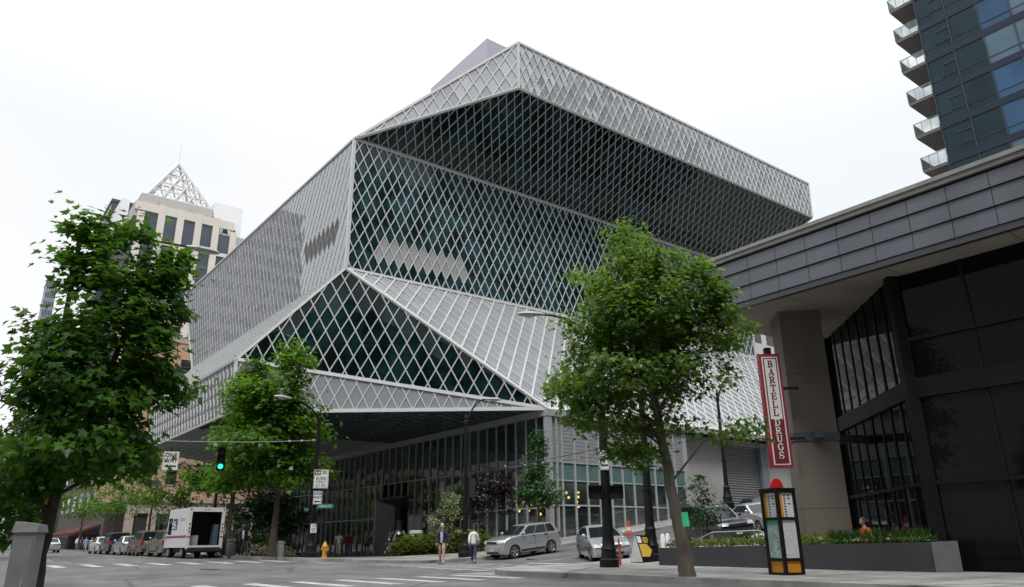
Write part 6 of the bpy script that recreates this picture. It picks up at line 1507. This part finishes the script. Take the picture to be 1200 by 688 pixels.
def person(label, x, y, z, heading, top, legs, stride=.25, swing=.2, sleeve='long', shorts=False, hairc=(.03, .02, .015), skin=None, shoe=(.03, .03, .03), h=1.74, bag=None, jacket=None, elbow=0.0, w=1.0, cap=None, group=None):
    """heading: direction faced; local +y forward"""
    t = thing('person', label, 'person', (x, y, z), heading - PI / 2, group); k = h / 1.74; skin = skin or SKIN
    V = lambda *a: Vector(a) * k
    s = stride
    J = {}
    J['pelvis'] = V(0, 0, .96); J['waist'] = V(0, .01, 1.10); J['chest'] = V(0, .0, 1.30); J['collar'] = V(0, -.01, 1.44); J['neck'] = V(0, .01, 1.52); J['skull'] = V(0, .02, 1.6)
    for sd, ph in ((-1, 1), (1, -1)):
        q = 'l' if sd < 0 else 'r'
        J['hip' + q] = V(sd * .095 * w, 0, .93)
        f = ph * s
        J['knee' + q] = V(sd * .10, f * .55 + .05, .50); an = .09 + (.10 * abs(s) if ph < 0 else 0)
        J['ankle' + q] = V(sd * .10, f * 1.05 - (.06 if ph < 0 and s > .1 else 0), an); J['toe' + q] = V(sd * .12, f * 1.05 + .15 - (.06 if ph < 0 and s > .1 else 0), .035)
        J['sh' + q] = V(sd * .185 * w, -.01, 1.41); a = -ph * swing
        J['el' + q] = V(sd * (.222 * w), a * .5 - .02, 1.13); J['wr' + q] = V(sd * (.228 * w), a * 1.0 + .05 + elbow * .2, .89 + elbow * .15); 
        J['ha' + q] = J['wr' + q] + (J['wr' + q] - J['el' + q]).normalized() * .085 * k
    R = lambda a, b=None: (a * k, (b or a) * k)
    rad_ = {'pelvis': R(.13 * w, .10), 'waist': R(.12 * w, .09), 'chest': R(.145 * w, .10), 'collar': R(.09, .07), 'neck': R(.052), 'skull': R(.06)}
    for q in 'lr':
        rad_.update({'hip' + q: R(.09), 'knee' + q: R(.064), 'ankle' + q: R(.043), 'toe' + q: R(.034, .03), 'sh' + q: R(.062), 'el' + q: R(.042), 'wr' + q: R(.028), 'ha' + q: R(.036, .02)})
    edges = [('pelvis', 'waist'), ('waist', 'chest'), ('chest', 'collar'), ('collar', 'neck'), ('neck', 'skull')]
    for q in 'lr': edges += [('pelvis', 'hip' + q), ('hip' + q, 'knee' + q), ('knee' + q, 'ankle' + q), ('ankle' + q, 'toe' + q), ('collar', 'sh' + q), ('sh' + q, 'el' + q), ('el' + q, 'wr' + q), ('wr' + q, 'ha' + q)]
    ex = []
    # head with face
    hd = MB(); c = J['skull'] + V(0, .015, .065)
    hd.ball(tuple(c), .105 * k, 16, sq=(.74, .9, 1.13)); hd.ball(tuple(c + V(0, .05, -.06)), .06 * k, 10, sq=(.85, .8, .9))
    hd.ball(tuple(c + V(0, .098, -.022)), .021 * k, 8, sq=(.7, 1, 1.2)); hd.ball(tuple(c + V(0, .086, -.072)), .022 * k, 8, sq=(1.2, .5, .35))
    for sd in (-1, 1): hd.ball(tuple(c + V(sd * .079, -.005, -.01)), .026 * k, 8, sq=(.35, .7, 1.1)); hd.ball(tuple(c + V(sd * .03, .082, .012)), .016 * k, 8, sq=(1, .6, .7))
    ex.append(hd)
    for sd, q in ((-1, 'l'), (1, 'r')):      # four fingers and a thumb, slightly curled
        hnd = J['ha' + q]; d = (hnd - J['wr' + q]).normalized(); side = Vector((0, 1, 0)); side = (side - d * side.dot(d)).normalized(); inn = Vector((-sd, 0, 0))
        for i, ln in enumerate((.068, .078, .072, .055)):
            b0 = hnd + side * (.026 - .0175 * i) * k - d * .01; m1 = b0 + d * ln * .55 * k + inn * .008; e1 = b0 + d * ln * .95 * k + inn * .026
            f = MB(); f.tube([b0, m1, e1], [.0095 * k, .0085 * k, .006 * k], 6); ex.append(f)
        f = MB(); b0 = J['wr' + q] + d * .03 + side * .02; f.tube([b0, b0 + side * .03 * k + d * .035 * k + inn * .01, b0 + side * .036 * k + d * .075 * k + inn * .016], [.012 * k, .011 * k, .007 * k], 6); ex.append(f)
    nodes = {n: (tuple(J[n]), *rad_[n]) for n in J}
    skinmesh('body', nodes, edges, t, skin, ex)
    eye = MB()
    for sd in (-1, 1): eye.ball(tuple(c + V(sd * .03, .091, .012)), .0075 * k, 6)
    eye.build('eyes', mat('eye_dark', (.02, .015, .012), .2), t)
    # hair
    hr_ = MB(); hr_.ball(tuple(c + V(0, -.014, .022)), .109 * k, 14, sq=(.78, .88, 1.02)); hr_.v = [(v[0], min(v[1], c.y + .062 * k), max(v[2], c.z - .045 * k)) if v[1] > c.y - .02 * k else v for v in hr_.v]
    hr_.build('cap' if cap else 'hair', cloth('cap_' + label[:14].replace(' ', '_'), cap) if cap else mat('hair_%d_%d' % (hairc[0] * 1000, hairc[2] * 1000), hairc, .7, var=.2, scale=20), t, True)
    # clothes
    g = .026 * k
    P = lambda n, gr=g: (tuple(J[n]), rad_[n][0] + gr, rad_[n][1] + gr)
    def top_mesh(nm, m, gr, hem, slv):
        nd = {'hem': (tuple(V(0, 0, hem)), (.155 * w) * k + gr, .12 * k + gr), 'waist': P('waist', gr + .012), 'chest': P('chest', gr), 'collar': P('collar', gr), 'nk': (tuple(J['collar'].lerp(J['neck'], .5)), .06 * k + gr, .055 * k + gr)}
        ed = [('hem', 'waist'), ('waist', 'chest'), ('chest', 'collar'), ('collar', 'nk')]
        for q in 'lr':
            nd['sh' + q] = P('sh' + q, gr + .012); ed.append(('collar', 'sh' + q))
            if slv == 'long': nd['el' + q] = P('el' + q, gr + .004); nd['cu' + q] = (tuple(J['el' + q].lerp(J['wr' + q], .93)), .036 * k + gr, .036 * k + gr); ed += [('sh' + q, 'el' + q), ('el' + q, 'cu' + q)]
            else: nd['cu' + q] = (tuple(J['sh' + q].lerp(J['el' + q], .72)), .062 * k + gr, .062 * k + gr); ed.append(('sh' + q, 'cu' + q))
        skinmesh(nm, nd, ed, t, m, root=1)
    if jacket: 
        top_mesh('jacket', jacket, .034 * k, .80, 'long')
        b = MB(); fz = [(-.035, .94), (.035, .94), (.05, 1.2), (.045, 1.42), (-.045, 1.42), (-.05, 1.2)]
        b.poly([tuple(V(a * 1.2, .15 + (.012 if z < 1.25 else 0) - (.03 if z > 1.4 else 0), z)) for a, z in fz]); b.poly([tuple(V(a * 1.2, .156 + (.012 if z < 1.25 else 0) - (.03 if z > 1.4 else 0), z)) for a, z in fz][::-1]); b.build('shirt', top, t)
    else: top_mesh('shirt', top, g, .84, sleeve)
    nd = {'pelvis': P('pelvis', g + .012), 'wb': (tuple(J['waist'].lerp(J['pelvis'], .45)), rad_['waist'][0] + g, rad_['waist'][1] + g)}; ed = [('wb', 'pelvis')]
    for q in 'lr':
        nd['hip' + q] = P('hip' + q, g + .012); ed.append(('pelvis', 'hip' + q))
        if shorts: nd['kn' + q] = (tuple(J['hip' + q].lerp(J['knee' + q], .9)), .085 * k, .085 * k); ed.append(('hip' + q, 'kn' + q))
        else: nd['kn' + q] = P('knee' + q, g + .006); nd['cf' + q] = (tuple(J['knee' + q].lerp(J['ankle' + q], .93)), .052 * k, .052 * k); ed += [('hip' + q, 'kn' + q), ('kn' + q, 'cf' + q)]
    skinmesh('shorts' if shorts else 'trousers', nd, ed, t, legs)
    for q in 'lr':
        a_, o_ = J['ankle' + q], J['toe' + q]; b = MB(); b.tube([a_ + V(0, -.06, -.05), a_ + V(0, -.02, -.03), a_.lerp(o_, .6) + V(0, 0, -.005), o_ + V(0, .04, .0), o_ + V(0, .085, -.008)], [.03 * k, .046 * k, .046 * k, .04 * k, .016 * k], 8); b.build('shoe', mat('shoe_%d_%d' % (shoe[0] * 100, shoe[2] * 100), shoe, .6), t, True)
        if shorts: b = MB(); b.tube([a_ + V(0, 0, 0), a_ + V(0, .0, .09)], [.046 * k, .05 * k], 8); b.build('sock', mat('sock_white', (.55, .55, .55), .9), t, True)
    if bag:
        bo = thing('shoulder_bag', bag[0], 'bag', (x, y, z), heading - PI / 2)
        b = MB(); b.tube([V(.25, -.04, .92), V(.255, -.05, 1.0), V(.25, -.05, 1.12), V(.24, -.04, 1.18)], [.05 * k, .11 * k, .12 * k, .06 * k], 10); b.v = [(v[0] * .6 + .4 * .25 * k + .035, v[1] * 1.15, v[2]) for v in b.v]; b.build('bag_body', bag[1], bo, True)
        b = MB(); b.tube([V(.27, .02, 1.16), V(.22, .02, 1.4), V(.12, .0, 1.485), V(.16, -.12, 1.44), V(.26, -.1, 1.16)], .012, 6); b.build('bag_strap', bag[1], bo, True)
    return t
def facing(px0, px1, d0, d1=None):
    a, c = pol(px0, d0), pol(px1, d1 or d0); return math.atan2(c[1] - a[1], c[0] - a[0])
def gz(p): return H(*p)
KH = cloth('khaki_cloth', (.33, .30, .24)); JN = cloth('denim_cloth', (.025, .035, .075)); WJ = cloth('white_jacket_cloth', (.72, .72, .68)); NV = cloth('navy_cloth', (.02, .022, .032)); LB = cloth('pale_blue_cloth', (.34, .36, .5)); WS = cloth('white_cloth', (.75, .73, .78)); CRW = cloth('cream_cloth', (.68, .66, .6)); RD = cloth('red_cloth', (.25, .02, .03)); BJ = cloth('blue_jean_cloth', (.05, .09, .22)); BK = cloth('black_cloth', (.012, .012, .014)); TN = cloth('tan_cloth', (.3, .25, .14)); GY = cloth('grey_cloth', (.25, .26, .27)); ORV = cloth('orange_cloth', (.62, .09, .015)); SUIT = cloth('suit_cloth', (.014, .014, .018)); BLC = cloth('sky_blue_cloth', (.2, .32, .6)); PNK = cloth('wine_cloth', (.2, .06, .07))
p = pol(518, 37); person('grey haired man in khaki shorts and a dark open jacket crossing the street', *p, gz(p) + .01, facing(518, 500, 37, 33), LB, KH, .2, .1, shorts=True, hairc=(.45, .44, .43), shoe=(.12, .06, .03), jacket=NV, h=1.8)
p = pol(555, 38); person('woman in a white jacket and dark jeans walking away across the street', *p, gz(p) + .01, facing(555, 566, 38, 42), WJ, JN, .27, .12, hairc=(.05, .025, .015), h=1.7, w=.93, shoe=(.16, .09, .04), bag=('grey green shoulder bag carried by the woman in the white jacket', cloth('bag_grey_green', (.2, .25, .23))))
p = pol(397, 60); person('man in a white shirt and cream trousers walking on the plaza', *p, gz(p) + .16, facing(397, 399, 60, 66), WS, CRW, .2, .1, sleeve='short', hairc=(.12, .07, .04), shoe=(.3, .08, .06), w=1.12)
p = pol(407.5, 60.5); person('person in a dark red jacket and blue jeans beside the man in white', *p, gz(p) + .16, facing(407, 410, 60, 66), RD, BJ, .16, .1, hairc=(.03, .02, .02), shoe=(.3, .02, .03))
p = pol(430, 64); person('person in a tan top and dark shorts by the lobby doors', *p, gz(p) + .16, facing(430, 440, 64, 60), TN, BK, .18, .15, sleeve='short', shorts=True, hairc=(.04, .03, .02), shoe=(.35, .35, .35), h=1.78)
p = pol(456, 54); person('person in black walking towards the left past the bronze fountain', *p, gz(p) + .16, facing(456, 470, 54, 54.5), BK, GY, .36, .2, hairc=(.012, .012, .012), skin=SKIN2, shoe=(.02, .02, .02))
p = pol(283, 51.5); person('man in a dark suit with a coloured cap walking right of the mail truck', *p, gz(p) + .15, facing(283, 290, 51, 50), cloth('shirt_white_cloth', (.5, .5, .52)), SUIT, .22, .12, hairc=(.02, .02, .02), shoe=(.25, .13, .05), skin=SKIN2, jacket=SUIT, cap=(.12, .03, .16), h=1.82)
for i, (px0, d, lab, tp2, lg) in enumerate(((91, 118, 'pedestrian in a white top among the far group on the avenue', WS, GY), (95.5, 119, 'pedestrian in a wine red top among the far group on the avenue', PNK, BJ), (100.5, 117, 'pedestrian in a sky blue top among the far group on the avenue', BLC, KH), (107.5, 116, 'pedestrian in a grey top at the right of the far group', GY, BK))):
    p = pol(px0, d); person(lab, *p, gz(p) + .1, facing(px0, px0 + 3, d, d - 20), tp2, lg, .12, .08, h=1.75, w=1.1, group='pedestrians far down the avenue')
# gardener crouching behind the planter
p = (22.75, 12.15); person('person in a bright orange vest and grey beanie bending behind the planter', *p, -.14, math.atan2(-10.6, -22.9) - 1.0, ORV, NV, .05, .05, hairc=(.1, .1, .11), cap=(.07, .07, .08), h=1.7, w=1.15)
